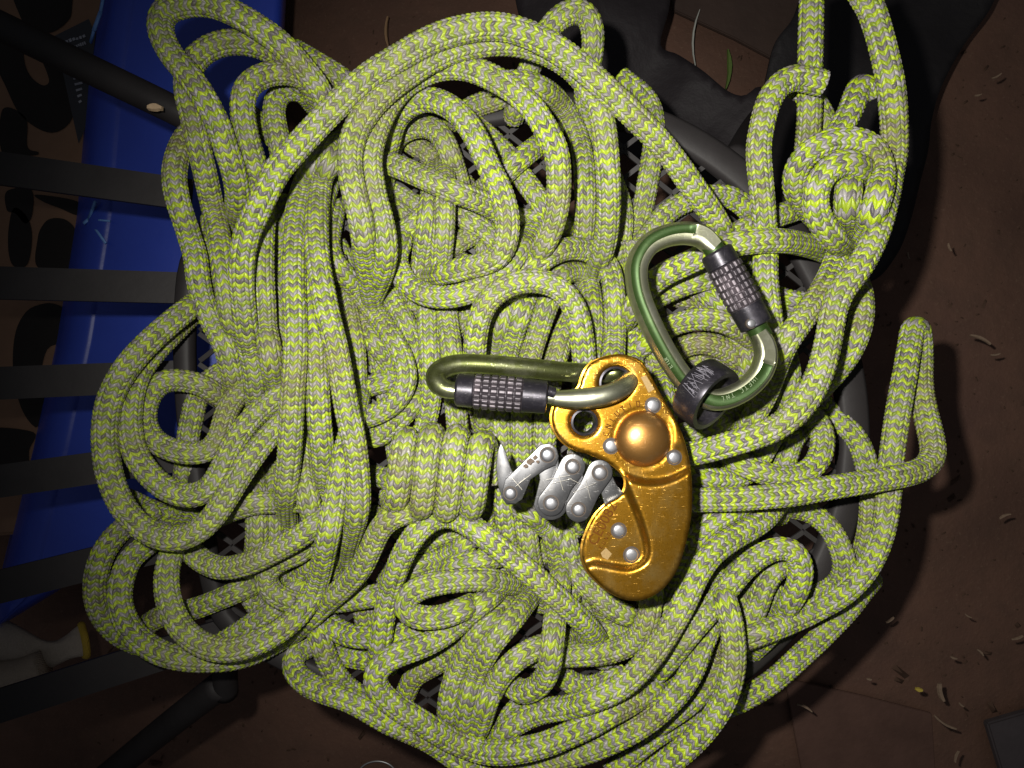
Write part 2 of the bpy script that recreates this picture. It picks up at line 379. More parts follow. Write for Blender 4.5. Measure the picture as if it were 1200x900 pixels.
# ------------------------------------------------------------------ the rope: centre lines, "layer | x,y[,layer] ..." in photo pixels
# layer = height in rope diameters above the chair seat
D_ROPE = 0.0137
SEAT_D = 0.450                       # camera to seat
STRANDS = """
loop 6.5|276,250,4.5 278,225,5.5 273,198 264,172 256,148 240,116 220,86 202,66 188,36 193,14 218,4 245,4 272,14 300,30 330,52 352,76 372,100 381,125,5.5 386,152,4.5
loop 4.5|280,450,2.5 276,410,3 271,375 266,340 260,300 254,262 246,228 240,202 233,172 226,140 219,110 220,86 232,66 250,54 272,49 298,52 320,62 340,80,3.5 356,104,3
loop 5|325,460,3 318,425 312,385 309,350 307,315 308,275 310,245 305,215 298,190 292,170 287,150 284,128 286,110 294,97 310,88 330,85 350,88 364,100,4 372,118,3.5
loop 3|330,185,3 325,155 321,130 326,112 338,104 354,106 364,118,2.5
strand 2.5|298,140 312,153 330,170 344,190,2
strand 3.5|358,66,3 385,82 405,96 422,114,3
arch 8|300,462,3.5 297,430,4.5 291,400,5 286,365,5.5 283,330,6 284,300,6.5 290,272,7 300,250,7.3 310,228,7.6 326,198 346,175 367,152 392,126 415,104 440,84 470,66 500,49 532,37 568,31 600,34 632,46 662,64 690,86 712,106,7.6 731,124,7.2 753,146,6.8 776,170,6.4 796,196,6 814,222,5.6 834,250,5.2 850,276,4.4 864,298,3.4
arch 7|436,350,4 433,330,5 429,306,6 426,280 422,255 416,230 411,205 410,180 417,153 432,128 452,107 477,87 507,68 537,56 568,51 600,50 630,57 656,69 678,87 694,110 705,136 710,170 713,210 713,250,6.5 709,285,5.5 700,310,4
arch 6.8|438,345,4 447,322,5.5 452,300,6.3 451,278 446,253 439,230 435,208 433,188 436,168 444,144 456,120 473,100 496,86 520,79 545,79 571,88 602,106 625,128 641,154 652,178 655,208 654,238,6.3 648,264,5.6 638,286,4.6 626,302,3.5
loop 5.5|448,200,3.5 455,170,4.5 463,140,5.2 478,124 495,117 512,118 533,129 550,148 562,170 573,196 586,222 594,250 594,276 587,297 570,308 550,313,5 530,318,4.2 505,322,3.4 484,320,2.6
strand 4.6|425,184,3.6 440,187,4.2 455,191 476,199 501,210 527,222 553,232 577,243 597,256,3.6
strand 3.8|450,215,2.8 455,185 463,163 481,150 501,148 516,158 526,177 534,200,3.2 541,225,2.6
strand 3|520,225,2.2 505,242 490,258 473,271 455,282,2.4
strand 3.6|521,205 521,235 520,262 518,290 516,318 515,345,2.6 513,372,2
strand 3.2|508,212 502,250 497,290 493,322 490,350,2.4
strand 2.6|530,240 548,258 565,268 585,284 600,300
strand 2.4|505,300,1.4 535,285 560,272 590,262 625,268,2
loop 4.2|470,285,3.4 464,300 468,317 479,334 500,346 527,348 552,342 575,331 591,317 604,300 616,284,3.6 626,268,2.8
strand 2.6|575,248 607,256 629,258 655,263
strand 4.4|578,213,3.2 590,204 604,191 622,177 640,164 657,148,3.6
strand 3.4|556,146,2.4 575,163 594,182 611,206 626,226 641,247,2.8
strand 4|588,97 612,96 632,102 651,116 667,138 678,162 684,190 686,220 686,255,3.6 683,288,3
loop 3.6|606,124,3 612,105 618,88 625,70 636,46 648,28 663,16 679,13 691,23 695,44 693,68 688,92 685,115 690,140 696,165,2.6 700,195,2
strand 2.6|538,136 552,127 568,121 586,114 606,104
strand 1.2|738,100 755,114 765,133 767,160 763,190 758,220 752,250 745,275 736,302
strand 1.6|720,218 728,240 730,265 726,296
strand 1.6|744,300 754,284 768,265 785,247 805,236 827,230 850,229 868,238 882,252 897,272
strand 5.6|965,98,5.4 949,94,5.2 930,91,5.2 912,101 900,121 893,148 889,175 891,205 894,235 896,265 897,295,4.8 897,325 900,355,4.4 904,385 907,410 904,436,3.6
loop 6|738,368,4.2 752,345,4.4 776,323,4.6 805,309,4.8 830,297,5.2 856,287,5.8 883,283 912,282 940,286 964,294,5.4 986,308,5 1003,328 1010,352 1009,378 1001,402 988,424 970,446,4.6 950,466,4 930,482,3.2
strand 7.8|1000,-30 1010,-8 1020,8 1030,38 1038,70 1044,100 1047,132 1048,162 1046,188 1041,214 1036,240 1028,270 1016,298 1003,319 988,338 978,360,6.6 973,386 968,412 961,436 950,460 934,482 910,501 880,513 850,522 820,530 792,534,5 765,536,4
strand 6.4|994,206,7.6 995,218,8.2 995,232,8.2 993,250,7.6 990,272 982,298 972,325 958,350 942,372 926,394 914,416,5.8 906,440,5 896,465,4.2 882,490,3.6 866,515,3
knot 8.8|1022,222,5.6 1016,206,7.2 1006,195,8.4 994,190 981,193 966,204 957,222 956,243 963,262 974,276,8 986,288,6.6
knot 8|962,262,5 945,242,5.6 933,224,6.4 932,205,7.2 940,187 953,176 970,167 992,164 1013,168 1027,180 1033,200 1031,225 1024,250 1012,270,7 1000,288,5.8
knot 6.6|1019,118,4.2 1014,103,5.6 1009,98,6.2 1003,113 996,131 987,148 976,166,6
strand 4.2|952,-30 951,6 950,50 949,90 949,120 948,150 945,178 942,205,3.8
strand 3.6|932,101 948,112 958,126 968,145 976,164
strand 4.4|846,286 866,272 886,262 908,254 930,247 948,240,4.8 966,232
loop 3.8|784,586 814,586,4.8 860,585,5.2 920,580,5.2 970,572,5 1020,564,4.6 1055,558,4.2 1080,550,4 1093,536 1092,516,3.4 1087,495,2.4 1082,472,1.2 1079,448,-0.8 1079,420,-1.6 1078,396,-0.6 1075,381,1.6 1070,382,2.8 1066,405,3 1061,435,3 1055,468,3 1049,505,3 1044,545,2.6 1041,580,2.6 1037,612,3 1027,645 1010,674 985,698 955,715 920,731 885,745 855,757,2.4 825,770,1.6
strand 1.2|1012,690,1.2 990,718 963,746 935,772 906,798 873,818 840,832 806,844 775,858 748,878 722,900
strand 1.8|950,458 970,480 992,500 1008,522 1016,548 1021,578 1020,610 1014,640 1003,668,1.2
loop 2.2|895,594 922,594 948,600 970,616 984,640 990,662 985,680 970,692 952,697,1.8 938,695,1.2
loop 4|748,812,2.6 770,788,3 791,763,3.4 812,738 832,714 852,690 872,666 894,649 916,642 933,649 939,667 935,688 926,706 914,724,3.4 902,742,2.6 886,758,2
loop 4.4|918,580,3 905,598,3.8 890,613 862,629 834,650 816,676 803,704 790,728 774,754 754,780 728,804 696,820 664,829,4 636,833,3.6 612,843,3 592,858,2.4 575,874,1.8
strand 3.6|885,588 850,603 822,624 800,655 786,690 777,718 770,745,2.8
loop 5|838,676,2.6 848,698,4 855,720 859,745 860,770 857,795 849,820 833,846 811,870 784,892 752,914
strand 3.4|842,708,2.6 830,740 820,764 811,786 796,810 774,833 748,853 718,868 686,881 654,890 620,898 588,904
strand 2|850,745 842,778 827,805 806,826 782,843
loop 4.2|606,660,2.8 588,686,3.2 569,704 548,720 524,741 500,755 476,764 455,773 441,787 441,805 456,822 480,838 504,853 528,867 556,878 584,882 612,879 640,872 662,863 690,850 720,834 742,822,3.6 766,806,3 786,788,2.4
loop 5.8|440,800,2.4 444,772,3 447,744,3.4 452,712,3.8 460,682,4.2 471,652,4.6 487,626,4.4 506,609,4.0 527,604,3.8 547,613,4.2 572,632,5.2 598,652 624,674 646,694 666,712 684,730,5 698,747,4 704,762,3
loop 4.4|598,684,3.4 565,679 538,680 510,684 488,691 475,704 478,718 496,724 520,722 542,714 564,702,3.4
strand 3.6|480,803,1.8 484,794,2.8 494,787,3.4 512,777 534,762 556,742 580,720 600,700,2.8
loop 4|540,866,2 528,850,3 525,832 529,806 538,780 552,756 572,734 596,712,3
loop 4.6|615,708,3.4 596,732 579,752 567,772 557,796 549,822 545,846,4 552,862,3.4 561,852,4 568,830 577,808 592,786 612,768 634,758 660,752,3.6
loop 5|657,676,3.6 655,695 651,718 649,742 646,768 641,790 628,806,4.4 612,811,3.8 598,802,3
strand 2|575,872 592,848 607,830 624,815
loop 4|634,768 664,768 692,767 720,762 742,752 756,736 762,716 764,694 764,670,3.6
strand 2.6|688,747 712,741 736,733 760,720
strand 3.2|668,664 688,688 706,704 724,717 744,724,2.6
strand 2.2|650,778 662,795 682,805 702,803 720,794
strand 4.6|500,594,4 481,599 462,605 447,618 436,640 424,664 406,685 386,703 366,722,3.6 346,740,2.8
wrap 5|0,0
strand 5.2|408,172,4.2 394,166,4.4 376,184 361,207 351,235 346,265 344,300 344,340 346,380 346,420 343,460 341,500 339,535 336,562,4.6 334,585,3.2 336,604,2
strand 5.2|418,165,4 404,160,4.4 391,180 379,205 373,235 371,268 372,300 378,340 384,370 392,400 398,430 403,460 408,487 414,512 418,540 420,570 419,598,4.8 413,622,4 407,640,2.8 404,655,1.6
strand 4.4|390,200,3.6 378,240 366,290 364,330 366,370 370,410 372,450 374,490 377,520 379,546,4 379,568,3 378,590,2
strand 3.6|336,245 327,280 325,312 328,345 331,380 331,415
loop 4.2|245,150,2.8 230,150,3.4 218,161 209,180 204,205 207,230 214,254 222,276 229,300 232,326 238,352 248,376 259,396 267,416 273,440,3.4 278,465,2.6
strand 3.4|248,270 247,300 248,330 252,360 258,388
strand 3.6|292,275 294,310 296,345 299,380 302,415 304,450,3
strand 3.6|390,255 385,285,3.8 392,308 408,326 425,346 443,372 461,398 473,424 475,448 464,470 446,483 424,490
strand 3.0|500,450,2.2 480,478 458,500 440,513 424,506
strand 3|396,315 404,350 411,380 416,412 418,450 424,490,2
strand 2.2|424,378 440,402 456,424 466,444
strand 2.4|380,460 404,457 430,453 470,442,2
strand 2.2|440,318 456,345 472,372 484,400 488,430
loop 5|262,330,2.6 245,343,3.4 227,357,4 206,373 184,392 160,416 141,442 128,470 123,500 124,530 129,558 139,585 155,608 177,625 202,632 226,626 246,610 262,588 277,563 293,539 310,517 326,500 342,482,4.2 355,462,3.4
loop 4|240,358,2.6 222,371,3.4 204,388 186,406 168,428 157,452 152,480 152,508 160,535 176,557 197,574 221,581 243,574 257,556 267,533 279,511 296,490 314,474 332,460 348,440,3.2
loop 3.2|250,460,3 238,452 214,446 192,447 177,459 169,480 171,502 183,518 204,528 228,531 247,526 258,510 263,490 273,469 291,450 312,434 332,420,2.8
strand 2|278,430 260,436 243,448 231,466 225,490 220,515 217,545 214,572 210,600
strand 1.8|160,590 185,601 210,607 240,603
loop 3|170,604 150,615 133,630 119,652 112,680 114,706 124,726 140,743 160,754,2.4
loop 3.6|196,622,3 172,639 153,655 143,678 140,704 148,730 164,750 186,764 212,772 242,774 272,772 300,764 325,752,3
loop 4.6|420,470,3.4 412,500,4 405,527,4.2 399,552 394,580 388,608 382,640 376,668 367,696 352,718 330,738 300,754 268,762 238,756 214,738 200,712 195,684 198,658 206,636,4 218,612,3.2
strand 1.8|160,742 185,724 208,718 232,712 260,701 286,690 306,680 326,670
strand 2.4|266,750 290,735 310,720 330,706 350,688
strand 1.6|280,665 290,690 300,708 314,728
loop 3|362,638 352,648 333,655 315,667 312,684 324,698 344,706 368,709
strand 2|376,650 354,672 336,690
strand 2.2|300,570 301,610 300,640 297,664
strand 2|319,575 319,612 318,648
strand 2.8|245,609 275,597 300,590 325,588 356,588
strand 3.4|352,510,3.2 354,545 358,575 366,602 376,630 386,660,2.6
loop 3.8|400,592,3 376,611 346,632 317,648 291,660 262,666 240,659 225,647 213,630,3.2
strand 3|365,714,2.4 390,735 412,745 440,747 468,744 494,737 520,730
strand 3|362,708,2.4 371,738 380,764 390,786 406,806 428,822,2.2
loop 3.6|366,757,1.8 352,762,2.4 343,773,3 346,788 361,802 384,812 408,820 431,832 456,846 484,858 508,870 528,884 550,900 572,914
strand 1|392,766 420,771 450,776
strand 3.4|388,706 415,702 440,698 466,692
strand 3.4|466,673 492,663 518,655 541,642 556,626
strand 3.8|525,666 550,660 578,654
strand 3.2|458,694 474,664 492,642 512,629 536,622
strand 2.8|500,350 502,385 504,420 505,460 500,492 490,525
strand 2.8|522,350 526,385 530,420 533,460 536,500 538,540
arch 4.6|554,460,3.2 556,430,3.8 557,402,4 561,376 570,355 586,340 606,331 628,329 650,335 666,349 676,368 681,392,4 684,416,3.8 684,445,3.2 680,480,2.8
arch 4|600,350,2.8 612,330,3.4 626,313 642,300 662,292 682,292 702,300 714,315 719,338 721,368 720,400,3.8 718,430,3.4 714,460,3 708,500,2.4
strand 3|640,352,2 655,326 672,318 686,326 693,348 695,380 692,415 690,445
strand 3|596,345,2.4 590,370 582,400 577,425 572,455 568,495 566,540,2.4 568,600,2
strand 3|620,345,2.4 612,362 604,386 596,416 590,445 588,482 590,520 592,560 592,600 598,640 610,680,2.4
strand 3|648,345,2.4 640,362 632,386 622,418 615,450 612,490 612,530 614,570 616,610 622,655 634,700,2.4
strand 3|668,375,2.4 660,394 652,420 645,448 640,484 638,524 640,566 644,600 650,640 662,690,2.4
strand 3.4|735,385 760,355 790,339 816,330 846,325 878,336
strand 3.4|755,404 780,385 805,376 830,374 856,380 882,398
strand 3|768,428 795,410 820,402 846,408 868,424
strand 3|826,340 842,358 858,382 870,405 878,432
strand 2.8|815,335 828,355 834,378 836,402
strand 3|904,345 924,352 948,356
strand 3|742,296 746,335 744,380 741,420 744,460
strand 3|765,400 772,430 778,460 782,500
strand 3|905,450 880,474 850,492 820,504 796,510
strand 3|872,455 874,490 866,520 850,540
strand 3|925,380 920,410 926,440 918,470
loop 4|935,484,4 952,488 963,505 963,528 954,546 936,557 912,558 888,552 866,543
strand 3.2|944,496 930,514 922,535 914,558
strand 3.4|806,550 830,560 856,562 878,552 892,535 903,515
strand 2.6|800,600 832,606 866,606 900,604
strand 2.6|700,420 690,470 680,520 672,570 668,610
strand 2.4|720,460 740,520 745,580 735,640 725,700
strand 2.4|770,460 775,520 770,580 760,650 750,700
strand 2.6|800,470 830,490 860,500 890,496
strand 2.6|690,600 720,640 750,690 770,730
strand 2.2|820,560 800,600 790,640 785,690
strand 2.4|690,540 720,545 745,548 770,556
strand 3|606,592 636,614 662,640 690,680 705,710,2.4
strand 2.6|694,600 664,625 640,645
strand 3|664,630 671,665 668,700
strand 2.6|640,560 642,590 648,620
strand 2.8|930,660 910,666 897,684 890,702 882,722 872,742
strand 2.2|884,682 872,710 862,735 850,760
strand 2|905,700 898,725 885,745
strand 0.8|430,300 470,340 510,380 540,430 560,480 575,540 590,600
strand 0.8|470,230 520,260 575,290 620,330 670,360 700,400 720,450
strand 0.8|700,470 740,500 790,520 840,500 880,460 910,410
strand 0.8|560,640 600,610 650,590 690,560 720,520
strand 0.8|760,330 800,350 840,350 880,360 920,380
strand 0.8|640,480 645,540 650,600 665,660 690,710
strand 0.8|800,560 850,575 880,620 850,660 820,700
strand 0.8|320,250 335,320 345,390 350,460 360,530 380,600
strand 0.8|270,330 290,390 310,440 335,500 350,560
strand 0.8|440,400 450,450 460,500 470,560 480,620
strand 0.8|760,680 790,640 830,600 860,560
strand 1|470,160 500,180 540,210 560,250 570,300 560,350 530,390 500,420
strand 1|440,230 470,250 500,280 530,300 560,320 600,330
strand 1|600,250 620,280 640,310 660,340 690,370
strand 1|640,420 680,450 700,500 690,560 650,600 600,620
strand 1|450,560 500,570 550,580 600,590 650,600 700,610
strand 1.2|720,420 760,440 800,460 850,470 900,450
strand 1|730,480 770,500 810,540 840,580 850,640
strand 1|740,330 770,370 800,410 840,430 880,440
strand 1|900,300 880,340 870,380 850,420 820,450
strand 1|430,600 470,620 520,640 570,650 620,640
strand 1|340,440 360,480 390,520 400,560 390,600
strand 1|400,300 420,350 450,390 480,420 520,440
strand 1|330,560 360,590 390,640 420,690 430,740
"""
names, lay, ctrl = [], [], []
for ln in STRANDS.strip().splitlines():
    head, body = ln.split("|")
    nm, z = head.split()
    z = float(z)
    if nm == "wrap":                 # the rope wound four and a half times round itself
        pts = []
        for k in range(0, 163):
            a = -math.pi * 0.75 + k / 162.0 * 3.95 * 2 * math.pi
            q = k / 162.0
            R = 38 + 9 * math.sin(math.pi * min(1, q * 1.1)) + 3 * q
            pts.append((458 + 118 * q, 552 + 4 * q - R * math.sin(a) * 0.98, 4.7 + 1.35 * math.cos(a)))
        names.append("wrap")
        ctrl.append(np.array(pts))
        continue
    pts = []
    for w in body.split():
        v = [float(q) for q in w.split(",")]
        pts.append((v[0], v[1], v[2] if len(v) > 2 else z))
    names.append(nm)
    ctrl.append(np.array(pts))

# ---- things that lie on the rope press it down: (x, y, radius px, depth of the underside)
HW_D = 0.408
PRESS = []
for x, y in ((735, 450), (705, 440), (760, 470), (690, 495), (665, 495), (720, 510), (755, 510), (785, 520), (790, 560),
             (760, 560), (735, 540), (770, 600), (740, 600), (795, 620), (710, 620), (760, 640), (790, 650), (720, 660),
             (750, 680), (775, 680), (700, 645), (600, 560), (620, 555), (642, 555), (660, 570), (680, 575), (700, 580), (720, 590)):
    PRESS.append((x, y, 17, HW_D + 0.008))

SAMP = 5.0
ZPX = 27.0


def cen_line(c):
    q = c.copy()
    q[:, 2] *= ZPX
    r = catmull(q, SAMP)
    r[:, 2] /= ZPX
    return r




def tuck(c, k):
    """run each end on a little way and down, under what covers it"""
    out = [tuple(q) for q in c]
    for at in (0, -1):
        if (k, at) in KEEP_END or names[k] == "wrap":
            continue
        e, f2 = np.array(out[at]), np.array(out[1 if at == 0 else -2])
        d = (e - f2)[:2]
        d = d / (np.linalg.norm(d) + 1e-9)
        q = (e[0] + d[0] * 15, e[1] + d[1] * 15, max(0.3, e[2] - 1.1))
        out = [q] + out if at == 0 else out + [q]
    return np.array(out)


KEEP_END = set()
for k, c in enumerate(ctrl):
    for at in (0, -1):
        if c[at][0] == 965 or c[at][1] < -5 or c[at][0] == 1019:
            KEEP_END.add((k, at))
ctrl = [tuck(c, k) for k, c in enumerate(ctrl)]
cen = [cen_line(c) for c in ctrl]
sid = np.concatenate([np.full(len(c), i) for i, c in enumerate(cen)])
allp = np.vstack(cen)
arc = np.concatenate([np.arange(len(c)) for c in cen])
XY, L0 = allp[:, :2], allp[:, 2].copy()
LZ = np.where(L0 > 4, 4 + (L0 - 4) * 0.62, L0)      # upper layers settle into each other
H = (LZ + 0.5) * D_ROPE * 0.98            # height of the centre line over the seat, metres


def pairs():
    cellsz = 34.0
    grid = {}
    for i, (x, y) in enumerate(XY):
        grid.setdefault((int(x // cellsz), int(y // cellsz)), []).append(i)
    A, B = [], []
    for (gx, gy), ids in grid.items():
        near = []
        for dx in (-1, 0, 1):
            for dy in (-1, 0, 1):
                near += grid.get((gx + dx, gy + dy), [])
        near = np.array(near)
        for i in ids:
            m = near[near > i]
            m = m[np.hypot(*(XY[m] - XY[i]).T) < cellsz]
            m = m[(sid[m] != sid[i]) | (np.abs(arc[m] - arc[i]) * SAMP > 75)]
            A += [i] * len(m)
            B += m.tolist()
    return np.array(A), np.array(B)


PA, PB = pairs()
wrap_id = names.index("wrap")
hw_fixed = sid == wrap_id
diffL = L0[PA] - L0[PB]
sg = np.where(np.abs(diffL) > 0.02, np.sign(diffL), np.where(sid[PA] > sid[PB], 1, -1))
dpx = np.hypot(*(XY[PA] - XY[PB]).T)
bounds = np.concatenate([[0], np.cumsum([len(c) for c in cen])])
press = []
for (x, y, r, d) in PRESS:
    m = np.where(np.hypot(XY[:, 0] - x, XY[:, 1] - y) < r)[0]
    press.append((m, SEAT_D - d * KD - D_ROPE * 0.52))
H0 = H.copy()
HMIN = np.where(XY[:, 0] > 1015, -0.08, D_ROPE * 0.55)
for it in range(230):
    depth = SEAT_D - H
    dm = (depth[PA] + depth[PB]) / 2
    lat = dpx / FA * dm
    req = np.sqrt(np.maximum((D_ROPE * 1.03) ** 2 - lat ** 2, 0))
    gap = (H[PA] - H[PB]) * sg
    viol = np.maximum(req - gap, 0) * 0.5
    up = np.zeros_like(H)
    dn = np.zeros_like(H)
    hi = np.where(sg > 0, PA, PB)
    lo = np.where(sg > 0, PB, PA)
    np.maximum.at(up, hi, viol)
    np.maximum.at(dn, lo, viol)
    dH = (up - dn) * 0.55
    dH[hw_fixed] = 0
    H = H + dH
    if it < 110:
        H += (H0 - H) * 0.015
    for m, top in press:
        H[m] = np.minimum(H[m], top)
    H = np.clip(H, HMIN, 0.150)
    for k in range(len(cen)):
        if k != wrap_id:
            s, e = bounds[k], bounds[k + 1]
            H[s:e] = smooth1(H[s:e], 4 if it < 175 else 2)
RING = COLUMNS * 3
rope = thing("climbing_rope", "long lime green and grey braided rope heaped in loops on the round chair seat", "rope",
             tuple(P(600, 500, SEAT_D / KD)))
NICE = {"loop": "rope_loop", "strand": "rope_strand", "arch": "rope_loop", "knot": "knot_turn", "wrap": "rope_wrap"}


CORE = simple_mat("rope_core", (0.34, 0.31, 0.24), 0.8, 0, 0.4, 500, 0.6, 0.001, 0.2)


def braid_height(u, v):
    """relief of the plaited sheath, 0..1, from the same coordinates the material uses"""
    U = u * COLUMNS
    col = np.floor(U + 1e-6)
    f = U - col
    sgn = (col % 2) * 2 - 1
    w = v / PITCH + sgn * (f - 0.5) * SLOPE
    g = w - np.floor(w)
    return np.abs(np.sin(g * np.pi)) ** 0.7 * (0.25 + 0.75 * np.abs(np.sin(np.clip(f, 0, 1) * np.pi)) ** 0.6)


def rope_mesh(name, c, parent, phase, twist, r=D_ROPE / 2, step=PITCH / 3000.0):
    c = resample(c, step, 3)
    c = smooth1(c, 25)
    c[:, 2] = smooth1(c[:, 2:3], 60)[:, 0]
    c = resample(c, step, 3)
    t, n, b = frames(c)
    m = len(c)
    a = np.arange(RING) * 2 * math.pi / RING
    seg = np.linalg.norm(np.diff(c, axis=0), axis=1)
    s = np.concatenate([[0], np.cumsum(seg)]) * 1000.0
    # uneven yarn tension: the rows wander along the rope, differently in each plait
    gv = np.zeros((m, RING))
    for amp, ws in ((0.20, 13.0), (0.08, 5.3), (0.40, 41.0)):
        ph = rng.uniform(0, 6.28, COLUMNS)[np.arange(RING) // 3]
        gv += amp * np.sin(s[:, None] / ws * 6.28 + ph[None, :] + 2.0 * np.cos(a * (2 if ws < 10 else 1))[None, :])
    for _ in range(1):
        gv = 0.5 * gv + 0.25 * np.roll(gv, 1, 1) + 0.25 * np.roll(gv, -1, 1)
    V = s[:, None] + 900.0 * phase + gv
    hgt = braid_height(np.arange(RING)[None, :] / RING, V)
    lump = 1 + 0.012 * np.sin(s / 9.0 + phase * 40) + 0.010 * np.sin(s / 23.0 + phase * 77)
    rr = r * lump[:, None] - 0.00058 + 0.00080 * hgt
    ang = a[None, :] + (s * twist + phase * 6.28)[:, None]
    v = (c[:, None, :] + rr[:, :, None] * (np.cos(ang)[:, :, None] * n[:, None, :] + np.sin(ang)[:, :, None] * b[:, None, :]))
    v = v.reshape(-1, 3)
    i = np.arange(m - 1)[:, None]
    j = np.arange(RING)[None, :]
    jn = (j + 1) % RING
    f = np.stack([i * RING + j, i * RING + jn, (i + 1) * RING + jn, (i + 1) * RING + j], axis=-1).reshape(-1, 4)
    nq = len(f)
    me = bpy.data.meshes.new(name)
    me.vertices.add(len(v))
    me.vertices.foreach_set("co", v.astype(np.float32).ravel())
    me.loops.add(nq * 4 + 2 * RING)
    capA = np.arange(RING)[::-1]
    capB = (m - 1) * RING + np.arange(RING)
    me.loops.foreach_set("vertex_index", np.concatenate([f.ravel(), capA, capB]).astype(np.int32))
    me.polygons.add(nq + 2)
    starts = np.concatenate([np.arange(nq) * 4, [nq * 4, nq * 4 + RING]])
    me.polygons.foreach_set("loop_start", starts.astype(np.int32))
    me.polygons.foreach_set("use_smooth", np.ones(nq + 2, dtype=bool))
    uvl = me.uv_layers.new(name="braid")
    ua = np.broadcast_to(j / RING, (m - 1, RING))
    ub = ua + 1.0 / RING
    Vn = np.roll(V, -1, axis=1)
    uvs = np.stack([np.stack([ua, V[:-1]], -1), np.stack([ub, Vn[:-1]], -1),
                    np.stack([ub, Vn[1:]], -1), np.stack([ua, V[1:]], -1)], axis=2).reshape(-1, 2)
    uvs = np.vstack([uvs + np.array([[2.0 * 0, 0.0]]), np.full((2 * RING, 2), 0.01)])
    uvl.data.foreach_set("uv", uvs.astype(np.float32).ravel())
    me.update()
    me.validate()
    me.materials.append(ROPE)
    me.materials.append(CORE)
    me.polygons.foreach_set("material_index", np.concatenate([np.zeros(nq), [1, 1]]).astype(np.int32))
    o = bpy.data.objects.new(name, me)
    COL.objects.link(o)
    o.parent = parent
    o.matrix_parent_inverse = Matrix.Translation(-Vector(parent.location))
    return o


total = 0.0
for k, c in enumerate(cen):
    s, e = bounds[k], bounds[k + 1]
    d = SEAT_D - H[s:e]
    x, y = c[:, 0], c[:, 1]
    w = np.stack([(x - 600) / FA * d, (450 - y) / FA * d, CAM_Z - d], axis=1)
    w = catmull3(w[::2] if len(w) > 8 else w, 0.0011)
    total += len(w) * 0.0011
    rope_mesh(NICE[names[k]], w, rope, float(rng.random()) + 1, float(rng.uniform(-0.006, 0.006)),
              r=0.0071 if names[k] == "wrap" else D_ROPE / 2)
print("rope metres", round(total, 2), "strands", len(cen))

# ------------------------------------------------------------------ metals
def worn_metal(name, col, worn, rough, amount=0.5, metal=0.9, scr=1.0, dust=(0.25, 0.2, 0.12)):
    t = NT(name)
    big = t.noise(70, 5, 0.65)
    fine = t.noise(1500, 3, 0.6)
    st = t.node("ShaderNodeMapping")
    st.inputs["Scale"].default_value = (260, 2600, 900)
    st.inputs["Rotation"].default_value = (0, 0, 0.7)
    t.l.new(t.tc.outputs["Object"], st.inputs["Vector"])
    ns = t.noise(1.0, 2, 0.5, st.outputs[0])
    st2 = t.node("ShaderNodeMapping")
    st2.inputs["Scale"].default_value = (2200, 240, 900)
    st2.inputs["Rotation"].default_value = (0, 0, 0.35)
    t.l.new(t.tc.outputs["Object"], st2.inputs["Vector"])
    ns2 = t.noise(1.0, 2, 0.5, st2.outputs[0])
    scratch = t.math("MAXIMUM", t.ramp(ns.outputs["Fac"], [(0.66, 0.0), (0.74, 1.0)]),
                     t.ramp(ns2.outputs["Fac"], [(0.67, 0.0), (0.75, 1.0)]))
    w = t.ramp(big.outputs["Fac"], [(0.62 - 0.25 * amount, 0.0), (0.85 - 0.2 * amount, 1.0)])
    c = t.mix(t.math("MULTIPLY", w, amount), col + (1,), worn + (1,))
    c = t.mix(t.math("MULTIPLY", scratch, 0.30 * scr), c, worn + (1,))
    c = t.mix(t.math("MULTIPLY", t.ramp(fine.outputs["Fac"], [(0.55, 0.0), (0.75, 1.0)]), 0.10), c, dust + (1,))
    r = t.math("MULTIPLY_ADD", fine.outputs["Fac"], 0.12, rough - 0.04)
    t.set(Base_Color=c, Roughness=r, Metallic=metal)
    bh = t.math("ADD", t.math("MULTIPLY", scratch, -0.6), t.math("MULTIPLY", fine.outputs["Fac"], 0.15))
    t.bump(bh, 0.35 * scr, 0.00012)
    return t.m


GOLD = worn_metal("gold_anodised", (0.50, 0.245, 0.022), (0.62, 0.42, 0.14), 0.27, 0.55, 0.95, 1.0, (0.26, 0.10, 0.02))
DOME = worn_metal("copper_gold_dome", (0.50, 0.25, 0.07), (0.70, 0.52, 0.30), 0.32, 0.3, 0.9, 0.6)
EDGE = worn_metal("bare_alloy_edge", (0.62, 0.58, 0.50), (0.8, 0.78, 0.72), 0.34, 0.5, 0.9)
STEEL = worn_metal("grey_steel", (0.105, 0.105, 0.11), (0.22, 0.215, 0.21), 0.34, 0.6, 0.85, 1.0, (0.12, 0.10, 0.08))
RIVET = worn_metal("rivet_steel", (0.32, 0.32, 0.34), (0.8, 0.8, 0.8), 0.38, 0.4, 0.8, 0.5)
OLIVE = worn_metal("olive_anodised", (0.17, 0.19, 0.07), (0.58, 0.57, 0.44), 0.27, 0.55, 0.9, 0.7)
GREEN = worn_metal("green_anodised_flat", (0.026, 0.058, 0.010), (0.11, 0.16, 0.06), 0.45, 0.35, 0.5, 0.7)
RUBBED = worn_metal("rubbed_alloy", (0.42, 0.43, 0.29), (0.70, 0.69, 0.58), 0.36, 0.6, 0.95, 0.6)
BLACKM = worn_metal("black_anodised", (0.025, 0.023, 0.030), (0.22, 0.20, 0.24), 0.33, 0.35, 0.55, 0.9)
KNURL = worn_metal("black_knurling", (0.045, 0.038, 0.045), (0.30, 0.25, 0.28), 0.42, 0.55, 0.5, 0.9)
MARK = simple_mat("engraved_mark", (0.17, 0.22, 0.12), 0.6, 0.0, 0.3, 900)
GOLDMARK = simple_mat("stamp_recess_shade", (0.10, 0.035, 0.004), 0.8, 0.0, 0.3, 900, 0, 0, 0.1)  # shade inside the stamping, painted as a dark matt colour
